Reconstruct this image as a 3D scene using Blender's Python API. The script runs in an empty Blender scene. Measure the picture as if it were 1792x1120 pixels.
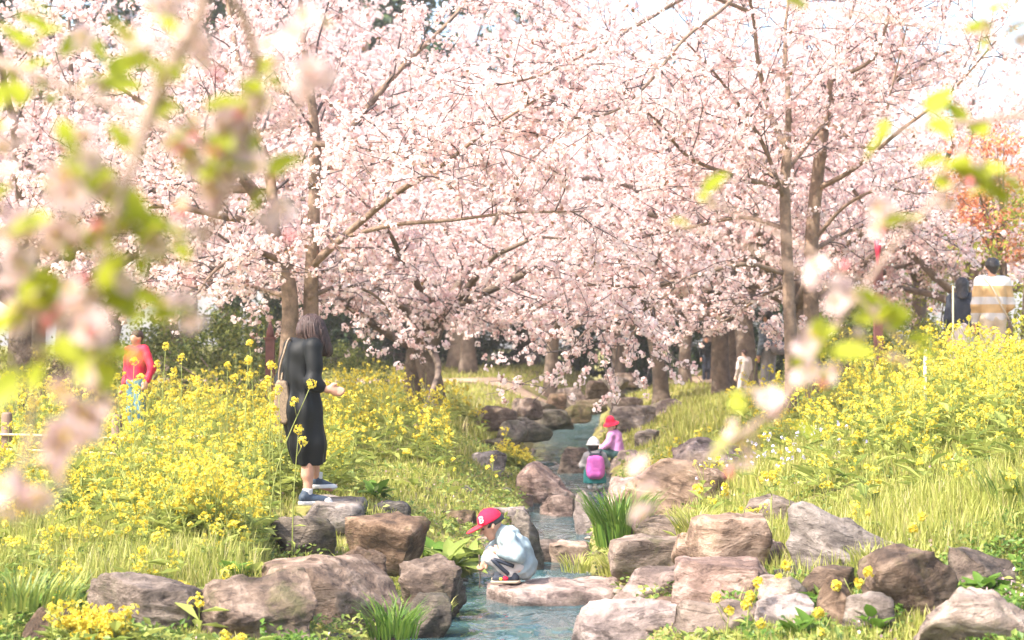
import bpy, math, random
import numpy as np
from mathutils import Vector, Matrix, Euler, noise as mnoise

# ------------------------------------------------------------------ camera, sky, sun, exposure
scene = bpy.context.scene
COL = scene.collection
F_PX, CAM_H, HORIZON = 3200.0, 1.85, 610.0

cam_data = bpy.data.cameras.new('camera')
cam = bpy.data.objects.new('camera', cam_data)
COL.objects.link(cam)
cam.location = (0, 0, CAM_H)
cam.rotation_euler = (math.radians(90) + math.atan((HORIZON - 560) / F_PX), 0, 0)
cam_data.sensor_width = 36
cam_data.lens = 36 * F_PX / 1792
cam_data.clip_start = 0.05
cam_data.clip_end = 3000
cam_data.dof.use_dof = True
cam_data.dof.focus_distance = 14.3
cam_data.dof.aperture_fstop = 2.6
cam_data.dof.aperture_blades = 9
scene.camera = cam

SUN_AZ = Vector((-0.82, -0.50, 0)).normalized()   # horizontal direction towards the sun
SUN_EL = math.radians(49)
world = bpy.data.worlds.new('World')
scene.world = world
world.use_nodes = True
wn = world.node_tree
sky = wn.nodes.new('ShaderNodeTexSky')
sky.sky_type = 'NISHITA'
sky.sun_disc = False
sky.sun_elevation = SUN_EL
sky.sun_rotation = math.atan2(SUN_AZ.x, SUN_AZ.y)
sky.air_density = 1.0
sky.dust_density = 4.0
sky.ozone_density = 1.0
bg = wn.nodes['Background']
bg.inputs['Strength'].default_value = 0.15
wn.links.new(sky.outputs[0], bg.inputs['Color'])

sun_data = bpy.data.lights.new('sun', 'SUN')
sun_data.energy = 2.5
sun_data.angle = math.radians(0.6)
sun_data.color = (1.0, 0.93, 0.82)
sun = bpy.data.objects.new('sun', sun_data)
COL.objects.link(sun)
to_sun = Vector((SUN_AZ.x * math.cos(SUN_EL), SUN_AZ.y * math.cos(SUN_EL), math.sin(SUN_EL)))
sun.rotation_euler = to_sun.to_track_quat('Z', 'Y').to_euler()
sun.location = (-30, -10, 40)

vs = scene.view_settings
vs.view_transform = 'Standard'
vs.look = 'None'
vs.gamma = 1.0
vs.use_curve_mapping = False
vs.exposure = 1.95
scene.render.engine = 'CYCLES'
cy = scene.cycles
cy.max_bounces = 9
cy.diffuse_bounces = 7
cy.glossy_bounces = 3
cy.transmission_bounces = 4
cy.transparent_max_bounces = 8
cy.caustics_reflective = False
cy.caustics_refractive = False
cy.sample_clamp_indirect = 6
cy.use_denoising = True

RNG = np.random.default_rng(11)
random.seed(5)


def W(px, py, d):
    """the point seen at photo pixel (px, py) when it stands d metres away"""
    return Vector(((px - 896) / F_PX * d, d, CAM_H - (py - HORIZON) / F_PX * d))


# ------------------------------------------------------------------ materials
def new_mat(name):
    m = bpy.data.materials.new(name)
    m.use_nodes = True
    nt = m.node_tree
    return m, nt, nt.nodes['Principled BSDF'], nt.nodes['Material Output']


def ramp(nt, stops, interp='LINEAR'):
    r = nt.nodes.new('ShaderNodeValToRGB')
    r.color_ramp.interpolation = interp
    el = r.color_ramp.elements
    el[0].position, el[0].color = stops[0][0], (*stops[0][1], 1)
    el[1].position, el[1].color = stops[-1][0], (*stops[-1][1], 1)
    for p, c in stops[1:-1]:
        e = el.new(p)
        e.color = (*c, 1)
    return r


def tex_noise(nt, scale, detail=5, rough=0.55, vec=None, dist=0.0):
    n = nt.nodes.new('ShaderNodeTexNoise')
    n.inputs['Scale'].default_value = scale
    n.inputs['Detail'].default_value = detail
    n.inputs['Roughness'].default_value = rough
    n.inputs['Distortion'].default_value = dist
    if vec is not None:
        nt.links.new(vec, n.inputs['Vector'])
    return n


def add_bump(nt, bsdf, height, strength, dist):
    b = nt.nodes.new('ShaderNodeBump')
    b.inputs['Strength'].default_value = strength
    b.inputs['Distance'].default_value = dist
    nt.links.new(height, b.inputs['Height'])
    nt.links.new(b.outputs[0], bsdf.inputs['Normal'])
    return b


def coords(nt, kind='Object'):
    return nt.nodes.new('ShaderNodeTexCoord').outputs[kind]


def mat_plain(name, c, rough=0.75, var=0.18, scale=14, bump=0.25, bdist=0.004, sheen=0.0):
    m, nt, b, out = new_mat(name)
    v = coords(nt)
    n = tex_noise(nt, scale, 5, 0.6, v)
    lo = tuple(max(0, x * (1 - var)) for x in c)
    hi = tuple(min(1, x * (1 + var)) for x in c)
    r = ramp(nt, [(0.3, lo), (0.7, hi)])
    nt.links.new(n.outputs['Fac'], r.inputs[0])
    nt.links.new(r.outputs[0], b.inputs['Base Color'])
    b.inputs['Roughness'].default_value = rough
    if sheen:
        b.inputs['Sheen Weight'].default_value = sheen
    n2 = tex_noise(nt, scale * 5, 4, 0.6, v)
    add_bump(nt, b, n2.outputs['Fac'], bump, bdist)
    return m


def mat_leafy(name, stops, trans=0.4, rough=0.55, interp='LINEAR', tboost=1.0, spec=0.3):
    """thin leaves or petals: each island its own tint, light passes through"""
    m, nt, b, out = new_mat(name)
    g = nt.nodes.new('ShaderNodeNewGeometry')
    r = ramp(nt, stops, interp)
    nt.links.new(g.outputs['Random Per Island'], r.inputs[0])
    nt.links.new(r.outputs[0], b.inputs['Base Color'])
    b.inputs['Roughness'].default_value = rough
    b.inputs['Specular IOR Level'].default_value = spec
    t = nt.nodes.new('ShaderNodeBsdfTranslucent')
    if tboost != 1.0:
        mx = nt.nodes.new('ShaderNodeMixRGB')
        mx.blend_type = 'MULTIPLY'
        mx.inputs[0].default_value = 1
        mx.inputs[2].default_value = (tboost, tboost, tboost, 1)
        nt.links.new(r.outputs[0], mx.inputs[1])
        nt.links.new(mx.outputs[0], t.inputs[0])
    else:
        nt.links.new(r.outputs[0], t.inputs[0])
    mix = nt.nodes.new('ShaderNodeMixShader')
    mix.inputs[0].default_value = trans
    nt.links.new(b.outputs[0], mix.inputs[1])
    nt.links.new(t.outputs[0], mix.inputs[2])
    nt.links.new(mix.outputs[0], out.inputs['Surface'])
    return m


def mat_rock(name, dark, mid, light, moss=0.3, band=1.0):
    m, nt, b, out = new_mat(name)
    oi = nt.nodes.new('ShaderNodeObjectInfo')
    v = coords(nt)
    off = nt.nodes.new('ShaderNodeVectorMath')
    off.operation = 'ADD'
    sc = nt.nodes.new('ShaderNodeVectorMath')
    sc.operation = 'SCALE'
    sc.inputs['Scale'].default_value = 30
    comb = nt.nodes.new('ShaderNodeCombineXYZ')
    for i in range(3):
        nt.links.new(oi.outputs['Random'], comb.inputs[i])
    nt.links.new(comb.outputs[0], sc.inputs[0])
    nt.links.new(v, off.inputs[0])
    nt.links.new(sc.outputs[0], off.inputs[1])
    vv = off.outputs[0]
    # tilted strata
    mp = nt.nodes.new('ShaderNodeMapping')
    mp.inputs['Scale'].default_value = (1.4, 1.7, 4.2 * band)
    mp.inputs['Rotation'].default_value = (0.35, 0.5, 0.2)
    nt.links.new(vv, mp.inputs['Vector'])
    n1 = tex_noise(nt, 2.2, 8, 0.65, mp.outputs[0], 0.6)
    n2 = tex_noise(nt, 9, 7, 0.7, vv)
    addn = nt.nodes.new('ShaderNodeMath')
    addn.operation = 'ADD'
    s1 = nt.nodes.new('ShaderNodeMath')
    s1.operation = 'MULTIPLY'
    s1.inputs[1].default_value = 0.6
    s2 = nt.nodes.new('ShaderNodeMath')
    s2.operation = 'MULTIPLY'
    s2.inputs[1].default_value = 0.4
    nt.links.new(n1.outputs['Fac'], s1.inputs[0])
    nt.links.new(n2.outputs['Fac'], s2.inputs[0])
    nt.links.new(s1.outputs[0], addn.inputs[0])
    nt.links.new(s2.outputs[0], addn.inputs[1])
    r = ramp(nt, [(0.40, dark), (0.5, mid), (0.60, light)])
    nt.links.new(addn.outputs[0], r.inputs[0])
    # dark crevices
    n3 = tex_noise(nt, 4.5, 6, 0.6, mp.outputs[0], 1.2)
    cr = ramp(nt, [(0.36, (0.3, 0.27, 0.25)), (0.43, (1, 1, 1))])
    nt.links.new(n3.outputs['Fac'], cr.inputs[0])
    mul = nt.nodes.new('ShaderNodeMixRGB')
    mul.blend_type = 'MULTIPLY'
    mul.inputs[0].default_value = 0.8
    nt.links.new(r.outputs[0], mul.inputs[1])
    nt.links.new(cr.outputs[0], mul.inputs[2])
    # moss in soft patches
    n4 = tex_noise(nt, 2.6, 6, 0.7, vv)
    mr = ramp(nt, [(0.62 - 0.22 * moss, (0, 0, 0)), (0.72 - 0.14 * moss, (1, 1, 1))])
    nt.links.new(n4.outputs['Fac'], mr.inputs[0])
    mf = nt.nodes.new('ShaderNodeMath')
    mf.operation = 'MULTIPLY'
    mf.inputs[1].default_value = min(0.85, moss * 1.6)
    nt.links.new(mr.outputs[0], mf.inputs[0])
    mm = nt.nodes.new('ShaderNodeMixRGB')
    mm.inputs[2].default_value = (0.105, 0.10, 0.03, 1)
    nt.links.new(mf.outputs[0], mm.inputs[0])
    nt.links.new(mul.outputs[0], mm.inputs[1])
    gp = nt.nodes.new('ShaderNodeNewGeometry')
    sx = nt.nodes.new('ShaderNodeSeparateXYZ')
    nt.links.new(gp.outputs['Position'], sx.inputs[0])
    wv = nt.nodes.new('ShaderNodeMath')
    wv.operation = 'MULTIPLY_ADD'
    wv.inputs[1].default_value = 0.10
    nt.links.new(n2.outputs['Fac'], wv.inputs[0])
    nt.links.new(sx.outputs['Z'], wv.inputs[2])
    wr = ramp(nt, [(0.07, (0.42, 0.42, 0.42)), (0.13, (1, 1, 1))])
    nt.links.new(wv.outputs[0], wr.inputs[0])
    wet = nt.nodes.new('ShaderNodeMixRGB')
    wet.blend_type = 'MULTIPLY'
    wet.inputs[0].default_value = 1
    hs = nt.nodes.new('ShaderNodeHueSaturation')
    for sock, lo, hi in (('Saturation', 0.55, 1.15), ('Value', 0.72, 1.18)):
        mr2 = nt.nodes.new('ShaderNodeMapRange')
        mr2.inputs[3].default_value = lo
        mr2.inputs[4].default_value = hi
        rnd = nt.nodes.new('ShaderNodeMath')
        rnd.operation = 'FRACT'
        mu = nt.nodes.new('ShaderNodeMath')
        mu.operation = 'MULTIPLY'
        mu.inputs[1].default_value = 7.31 if sock == 'Value' else 3.17
        nt.links.new(oi.outputs['Random'], mu.inputs[0])
        nt.links.new(mu.outputs[0], rnd.inputs[0])
        nt.links.new(rnd.outputs[0], mr2.inputs[0])
        nt.links.new(mr2.outputs[0], hs.inputs[sock])
    nt.links.new(mm.outputs[0], hs.inputs['Color'])
    nt.links.new(hs.outputs[0], wet.inputs[1])
    nt.links.new(wr.outputs[0], wet.inputs[2])
    nt.links.new(wet.outputs[0], b.inputs['Base Color'])
    b.inputs['Roughness'].default_value = 0.82
    b.inputs['Specular IOR Level'].default_value = 0.3
    add_bump(nt, b, addn.outputs[0], 1.0, 0.09)
    return m


M = {}
M['rock_tan'] = mat_rock('rock_tan', (0.10, 0.066, 0.05), (0.22, 0.155, 0.115), (0.38, 0.285, 0.225), 0.32)
M['rock_pink'] = mat_rock('rock_pink', (0.12, 0.08, 0.068), (0.25, 0.17, 0.14), (0.42, 0.315, 0.27), 0.18)
M['rock_brown'] = mat_rock('rock_brown', (0.055, 0.036, 0.026), (0.14, 0.092, 0.064), (0.28, 0.20, 0.145), 0.34)
M['rock_dark'] = mat_rock('rock_dark', (0.04, 0.033, 0.028), (0.10, 0.078, 0.06), (0.2, 0.155, 0.115), 0.4)
M['rock_moss'] = mat_rock('rock_moss', (0.06, 0.045, 0.03), (0.16, 0.115, 0.07), (0.30, 0.22, 0.14), 0.75)
M['bark'] = mat_plain('bark', (0.17, 0.125, 0.095), 0.9, 0.45, 7, 0.9, 0.03)
M['bark_pale'] = mat_plain('bark_pale', (0.22, 0.15, 0.105), 0.9, 0.5, 9, 0.8, 0.02)
M['bark_twig'] = mat_plain('bark_twig', (0.10, 0.08, 0.08), 0.85, 0.3, 12, 0.3, 0.004)
M['blossom'] = mat_leafy('blossom', [(0.0, (0.22, 0.14, 0.06)), (0.03, (0.36, 0.19, 0.15)), (0.045, (0.70, 0.46, 0.44)),
                                     (0.3, (0.84, 0.655, 0.635)), (0.6, (0.87, 0.735, 0.71)), (1.0, (0.90, 0.81, 0.78))], 0.5, 0.6)
M['blossom_far'] = mat_leafy('blossom_far', [(0.0, (0.22, 0.14, 0.06)), (0.02, (0.36, 0.19, 0.15)), (0.035, (0.70, 0.45, 0.43)),
                                             (0.35, (0.83, 0.65, 0.63)), (0.7, (0.86, 0.725, 0.70)), (1.0, (0.89, 0.79, 0.76))], 0.5, 0.6)
M['grass'] = mat_leafy('grass', [(0, (0.24, 0.28, 0.05)), (0.4, (0.38, 0.395, 0.09)), (0.85, (0.50, 0.475, 0.15)), (1, (0.54, 0.46, 0.25))], 0.45, 0.6)
M['lush'] = mat_leafy('lush', [(0, (0.06, 0.13, 0.02)), (0.6, (0.12, 0.22, 0.03)), (1, (0.22, 0.30, 0.05))], 0.4, 0.45)
M['weed'] = mat_leafy('weed', [(0, (0.08, 0.14, 0.03)), (0.5, (0.20, 0.26, 0.055)), (1, (0.36, 0.38, 0.09))], 0.35, 0.45)
M['rape_stem'] = mat_leafy('rape_stem', [(0, (0.26, 0.31, 0.07)), (1, (0.46, 0.48, 0.15))], 0.3, 0.5)
M['rape_leaf'] = mat_leafy('rape_leaf', [(0, (0.18, 0.24, 0.05)), (1, (0.40, 0.43, 0.11))], 0.4, 0.5)
M['rape_petal'] = mat_leafy('rape_petal', [(0, (0.58, 0.42, 0.03)), (0.25, (0.70, 0.56, 0.05)), (1, (0.78, 0.69, 0.14))], 0.4, 0.6)
M['evergreen'] = mat_leafy('evergreen', [(0, (0.012, 0.03, 0.016)), (0.7, (0.03, 0.06, 0.022)), (1, (0.07, 0.11, 0.03))], 0.2, 0.45)
M['shrub'] = mat_leafy('shrub', [(0, (0.05, 0.08, 0.02)), (0.6, (0.13, 0.16, 0.035)), (1, (0.25, 0.25, 0.06))], 0.35, 0.5)
M['bright_shrub'] = mat_leafy('bright_shrub', [(0, (0.17, 0.20, 0.03)), (1, (0.42, 0.42, 0.07))], 0.45, 0.5)
M['rust_leaf'] = mat_leafy('rust_leaf', [(0, (0.45, 0.13, 0.06)), (0.6, (0.68, 0.30, 0.17)), (1, (0.70, 0.48, 0.22))], 0.45, 0.5)
M['dry_brush'] = mat_leafy('dry_brush', [(0, (0.10, 0.075, 0.05)), (0.7, (0.24, 0.19, 0.10)), (1, (0.28, 0.27, 0.09))], 0.25, 0.7)
M['crab_leaf'] = mat_leafy('crab_leaf', [(0, (0.15, 0.22, 0.02)), (0.4, (0.32, 0.37, 0.035)), (1, (0.52, 0.52, 0.06))], 0.55, 0.4)
M['crab_petal'] = mat_leafy('crab_petal', [(0, (0.54, 0.31, 0.35)), (0.5, (0.64, 0.45, 0.46)), (1, (0.74, 0.60, 0.58))], 0.5, 0.5)
M['crab_bud'] = mat_leafy('crab_bud', [(0, (0.62, 0.10, 0.16)), (1, (0.80, 0.28, 0.30))], 0.3, 0.4)
M['crab_twig'] = mat_plain('crab_twig', (0.34, 0.24, 0.19), 0.8, 0.25, 30, 0.3, 0.002)
M['fallen_petal'] = mat_leafy('fallen_petal', [(0, (0.50, 0.28, 0.32)), (1, (0.68, 0.50, 0.50))], 0.25, 0.6)
M['violet_petal'] = mat_leafy('violet_petal', [(0, (0.55, 0.50, 0.75)), (1, (0.78, 0.76, 0.88))], 0.3, 0.6)


# ------------------------------------------------------------------ mesh helpers
def build_mesh(name, V, F, mats, midx=None, smooth=False):
    """V (n,3); F (m,k) of one polygon size"""
    V = np.asarray(V, dtype=np.float32).reshape(-1, 3)
    F = np.asarray(F, dtype=np.int32)
    m, k = F.shape
    me = bpy.data.meshes.new(name)
    me.vertices.add(len(V))
    me.vertices.foreach_set('co', V.ravel())
    me.loops.add(m * k)
    me.loops.foreach_set('vertex_index', F.ravel())
    me.polygons.add(m)
    me.polygons.foreach_set('loop_start', np.arange(0, m * k, k, dtype=np.int32))
    me.polygons.foreach_set('loop_total', np.full(m, k, dtype=np.int32))
    for mt in (mats if isinstance(mats, (list, tuple)) else [mats]):
        me.materials.append(mt)
    if midx is not None:
        me.polygons.foreach_set('material_index', np.asarray(midx, dtype=np.int32))
    me.polygons.foreach_set('use_smooth', np.full(m, bool(smooth)))
    me.update(calc_edges=True)
    me.validate()
    return me


def obj(name, data, parent=None, loc=(0, 0, 0), rot=(0, 0, 0)):
    o = bpy.data.objects.new(name, data)
    COL.objects.link(o)
    o.location = loc
    o.rotation_euler = rot
    if parent is not None:
        o.parent = parent
    return o


def tag(o, label=None, cat=None, group=None, kind=None):
    if label:
        o['label'] = label
    if cat:
        o['category'] = cat
    if group:
        o['group'] = group
    if kind:
        o['kind'] = kind
    return o


class Geo:
    """collects polygons of one size"""
    def __init__(self):
        self.V, self.F, self.n, self.mi = [], [], 0, []

    def add(self, V, F, mi=0):
        V = np.asarray(V, float).reshape(-1, 3)
        F = np.asarray(F, int)
        self.V.append(V)
        self.F.append(F + self.n)
        self.mi.append(np.full(len(F), mi))
        self.n += len(V)

    def mesh(self, name, mats, smooth=False):
        return build_mesh(name, np.concatenate(self.V), np.concatenate(self.F), mats, np.concatenate(self.mi), smooth)


def tube(pts, rad, n=6):
    """tapered tube along a polyline, quads, closed by a pinched end"""
    P = np.asarray(pts, float)
    R = np.asarray(rad, float)
    T = np.gradient(P, axis=0)
    T /= np.linalg.norm(T, axis=1, keepdims=True) + 1e-9
    ref = np.array([0.31, 0.17, 0.93]) if abs(T[0] @ np.array([0.31, 0.17, 0.93])) < 0.9 else np.array([1.0, 0.1, 0])
    A = np.cross(T, ref)
    A /= np.linalg.norm(A, axis=1, keepdims=True) + 1e-9
    B = np.cross(T, A)
    a = np.arange(n) * 2 * np.pi / n
    P2 = np.concatenate([P[:1], P, P[-1:]])
    R2 = np.concatenate([[R[0] * 0.02], R, [R[-1] * 0.02]])
    A2 = np.concatenate([A[:1], A, A[-1:]])
    B2 = np.concatenate([B[:1], B, B[-1:]])
    V = P2[:, None, :] + R2[:, None, None] * (np.cos(a)[None, :, None] * A2[:, None, :] + np.sin(a)[None, :, None] * B2[:, None, :])
    k = len(P2)
    i = np.arange(k - 1)[:, None] * n
    j = np.arange(n)[None, :]
    j2 = (j + 1) % n
    F = np.stack([i + j, i + j2, i + n + j2, i + n + j], -1).reshape(-1, 4)
    return V.reshape(-1, 3), F


def spline(pts, rad=None, sub=5):
    """Catmull-Rom through the points"""
    P = np.asarray(pts, float)
    Q = np.concatenate([2 * P[:1] - P[1:2], P, 2 * P[-1:] - P[-2:-1]])
    out, ro = [], []
    for i in range(len(P) - 1):
        p0, p1, p2, p3 = Q[i], Q[i + 1], Q[i + 2], Q[i + 3]
        for s in range(sub):
            t = s / sub
            out.append(0.5 * ((2 * p1) + (-p0 + p2) * t + (2 * p0 - 5 * p1 + 4 * p2 - p3) * t * t + (-p0 + 3 * p1 - 3 * p2 + p3) * t ** 3))
            if rad is not None:
                ro.append(rad[i] * (1 - t) + rad[i + 1] * t)
    out.append(P[-1])
    if rad is not None:
        ro.append(rad[-1])
        return np.array(out), np.array(ro)
    return np.array(out)


def unit(v):
    return v / (np.linalg.norm(v, axis=-1, keepdims=True) + 1e-9)


def basis(N):
    """two unit vectors square to each row of N"""
    ref = np.where(np.abs(N[:, 2:3]) < 0.9, np.array([[0, 0, 1.0]]), np.array([[1.0, 0, 0]]))
    A = unit(np.cross(ref, N))
    return A, np.cross(N, A)


def fnoise(x, y, s=1.0, seed=0.0):
    """cheap smooth 2-D noise made of sines, vectorised, about -1..1"""
    x = np.asarray(x) * s + seed * 7.3
    y = np.asarray(y) * s - seed * 3.1
    return (np.sin(x * 1.3 + 1.7 * np.sin(y * 0.9 + seed)) + np.sin(y * 1.7 + 1.3 * np.sin(x * 1.1 - seed)) +
            0.6 * np.sin(2.9 * x - 2.3 * y + seed) + 0.5 * np.sin(3.7 * y + 2.1 * x + 2 * seed)) / 3.1


# ------------------------------------------------------------------ ground
def pl(y, pts):
    return np.interp(y, [p[0] for p in pts], [p[1] for p in pts])


CX = [(0, -0.3), (9, -0.15), (12, 0.0), (13.5, 0.05), (16, 0.28), (18, 0.46), (21, 0.66), (24.5, 0.80), (28, 0.74), (36, 1.05), (43, 1.55), (50, 2.6), (60, 4.0)]
HW = [(0, 0.9), (11, 0.85), (12.5, 0.8), (13.7, 0.68), (15, 0.42), (18, 0.36), (22, 0.52), (25, 0.58), (28, 0.5), (40, 0.62), (50, 0.6), (60, 0.5)]
WZ = [(0, 0), (14.2, 0), (14.6, 0.06), (21.5, 0.09), (22.0, 0.12), (26.5, 0.13), (27.2, 0.17), (39, 0.19), (40.5, 0.36), (60, 0.45)]
LB = [(0, 0.10), (9, 0.12), (10.6, 0.2), (11.6, 0.36), (13, 0.44), (15, 0.50), (20, 0.74), (28, 0.84), (38, 0.92), (46, 1.10), (60, 1.3), (90, 1.8), (3000, 2.0)]
RC = [(0, 0.9), (9, 0.95), (13, 1.2), (17, 1.36), (20, 1.32), (23.5, 1.30), (28, 1.15), (34, 1.12), (46, 1.08), (60, 1.25), (90, 1.8), (3000, 2.0)]


def sstep(t):
    t = np.clip(t, 0, 1)
    return t * t * (3 - 2 * t)


def ground_h(x, y):
    x = np.asarray(x, float)
    y = np.asarray(y, float)
    cx, w, wz = pl(y, CX), pl(y, HW), pl(y, WZ)
    s = x - cx
    t = np.abs(s) - w
    edge = sstep((t + 0.22) / 0.34)
    bed = wz - 0.16 + 0.04 * fnoise(x, y, 5, 2)
    left = wz + 0.10 + (pl(y, LB) - wz - 0.10) * sstep((t + 0.05) / (0.9 + 0.02 * y)) + 0.012 * np.clip(t - 3, 0, 20)
    slope = wz + 0.12 + np.interp(y, [0, 9.5, 11.0, 12.8], [0.08, 0.10, 0.20, 0.36]) * np.clip(t - np.interp(y, [11, 13, 19, 25, 28], [0.1, 0.5, 0.5, 0.1, 0]), 0, 12)
    left = left - 0.24 * sstep((x / np.maximum(y, 1) + 0.142) / 0.014) * sstep((15.3 - y) / 0.7) * sstep((y - 11.2) / 1.0) * sstep(t / 0.3)
    crest = pl(y, RC)
    right = crest - np.log1p(np.exp((crest - slope) * 7)) / 7
    right = right - 0.26 * np.exp(-((x - 4.9) / 1.3) ** 2 - ((y - 34) / 3.5) ** 2)
    bank = np.where(s < 0, left, right) + 0.035 * fnoise(x, y, 1.6, 1) + 0.015 * fnoise(x, y, 5, 3)
    h = bed * (1 - edge) + bank * edge
    far = sstep((np.hypot(x, y - 25) - 60) / 60)
    return h * (1 - far) + (1.6 + 0.3 * fnoise(x, y, 0.03, 4)) * far


def make_ground():
    xs = np.concatenate([[-500, -300, -150, -80, -50, -30, -20], np.arange(-14, -3, 0.35), np.arange(-3, 5, 0.1), np.arange(5, 14.1, 0.35),
                         [20, 30, 50, 80, 150, 300, 500]])
    ys = np.concatenate([[-200, -80, -30, -10, 0, 4], np.arange(7, 30, 0.14), np.arange(30, 62, 0.4), [66, 72, 80, 95, 120, 170, 300, 700]])
    X, Y = np.meshgrid(xs, ys, indexing='ij')
    Z = ground_h(X, Y)
    V = np.stack([X, Y, Z], -1).reshape(-1, 3)
    nx, ny = X.shape
    i = np.arange(nx - 1)[:, None] * ny
    j = np.arange(ny - 1)[None, :]
    F = np.stack([i + j, i + ny + j, i + ny + j + 1, i + j + 1], -1).reshape(-1, 4)
    m, nt, b, out = new_mat('ground_soil')
    v = coords(nt)
    n1 = tex_noise(nt, 0.6, 6, 0.65, v)
    n2 = tex_noise(nt, 9, 6, 0.7, v)
    r1 = ramp(nt, [(0.35, (0.19, 0.21, 0.05)), (0.5, (0.23, 0.21, 0.075)), (0.62, (0.28, 0.28, 0.075))])
    nt.links.new(n1.outputs['Fac'], r1.inputs[0])
    r2 = ramp(nt, [(0.3, (0.55, 0.5, 0.45)), (0.7, (1.15, 1.1, 1.0))])
    nt.links.new(n2.outputs['Fac'], r2.inputs[0])
    mx = nt.nodes.new('ShaderNodeMixRGB')
    mx.blend_type = 'MULTIPLY'
    mx.inputs[0].default_value = 1
    nt.links.new(r1.outputs[0], mx.inputs[1])
    nt.links.new(r2.outputs[0], mx.inputs[2])
    nt.links.new(mx.outputs[0], b.inputs['Base Color'])
    b.inputs['Roughness'].default_value = 0.95
    add_bump(nt, b, n2.outputs['Fac'], 0.8, 0.03)
    o = obj('ground', build_mesh('ground', V, F, m, smooth=True))
    tag(o, 'grassy earth banks either side of the stream', 'ground', kind='structure')


make_ground()


def draped_strip(name, center, halfw, label, m, lift=0.006, cols=9):
    """a ribbon laid on the ground along a list of (x, y)"""
    P = spline(np.array([(a, b, 0) for a, b in center]), sub=16)[:, :2]
    T = unit(np.gradient(P, axis=0))
    N = np.stack([-T[:, 1], T[:, 0]], 1)
    u = np.linspace(-1, 1, cols)
    hw = halfw * (1 + 0.18 * fnoise(P[:, 0], P[:, 1], 1.1, 5))
    XY = P[:, None, :] + N[:, None, :] * (u[None, :, None] * hw[:, None, None])
    Z = ground_h(XY[..., 0], XY[..., 1]) + lift
    V = np.concatenate([XY, Z[..., None]], -1).reshape(-1, 3)
    n = len(P)
    i = np.arange(n - 1)[:, None] * cols
    j = np.arange(cols - 1)[None, :]
    F = np.stack([i + j, i + j + 1, i + cols + j + 1, i + cols + j], -1).reshape(-1, 4)
    return tag(obj(name, build_mesh(name, V, F, m, smooth=True)), label, 'path', kind='structure')


M['path'] = mat_plain('path_dirt', (0.36, 0.26, 0.18), 0.95, 0.3, 2.2, 0.6, 0.02)
PATHS = [[(-12, 42), (-6, 42.5), (-3, 43), (-1, 43.6), (0.4, 45.2)], [(8, 13), (6.6, 19), (6.0, 26), (6.2, 34), (5.0, 42), (4.2, 50)]]
draped_strip('path', PATHS[0], 1.15, 'pale dirt path crossing the lawn behind the stone wall', M['path'], 0.03)
draped_strip('path', PATHS[1], 1.0, 'dirt path along the top of the right bank', M['path'], 0.03)


def near_path(x, y):
    d = np.full(np.shape(x), 99.0)
    for k, P in enumerate(PATHS):
        S = spline(np.array([(a, b, 0) for a, b in P]), sub=8)[:, :2]
        for q in S:
            d = np.minimum(d, np.hypot(x - q[0], y - q[1]) - (1.0, 0.9)[k])
    return d


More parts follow.
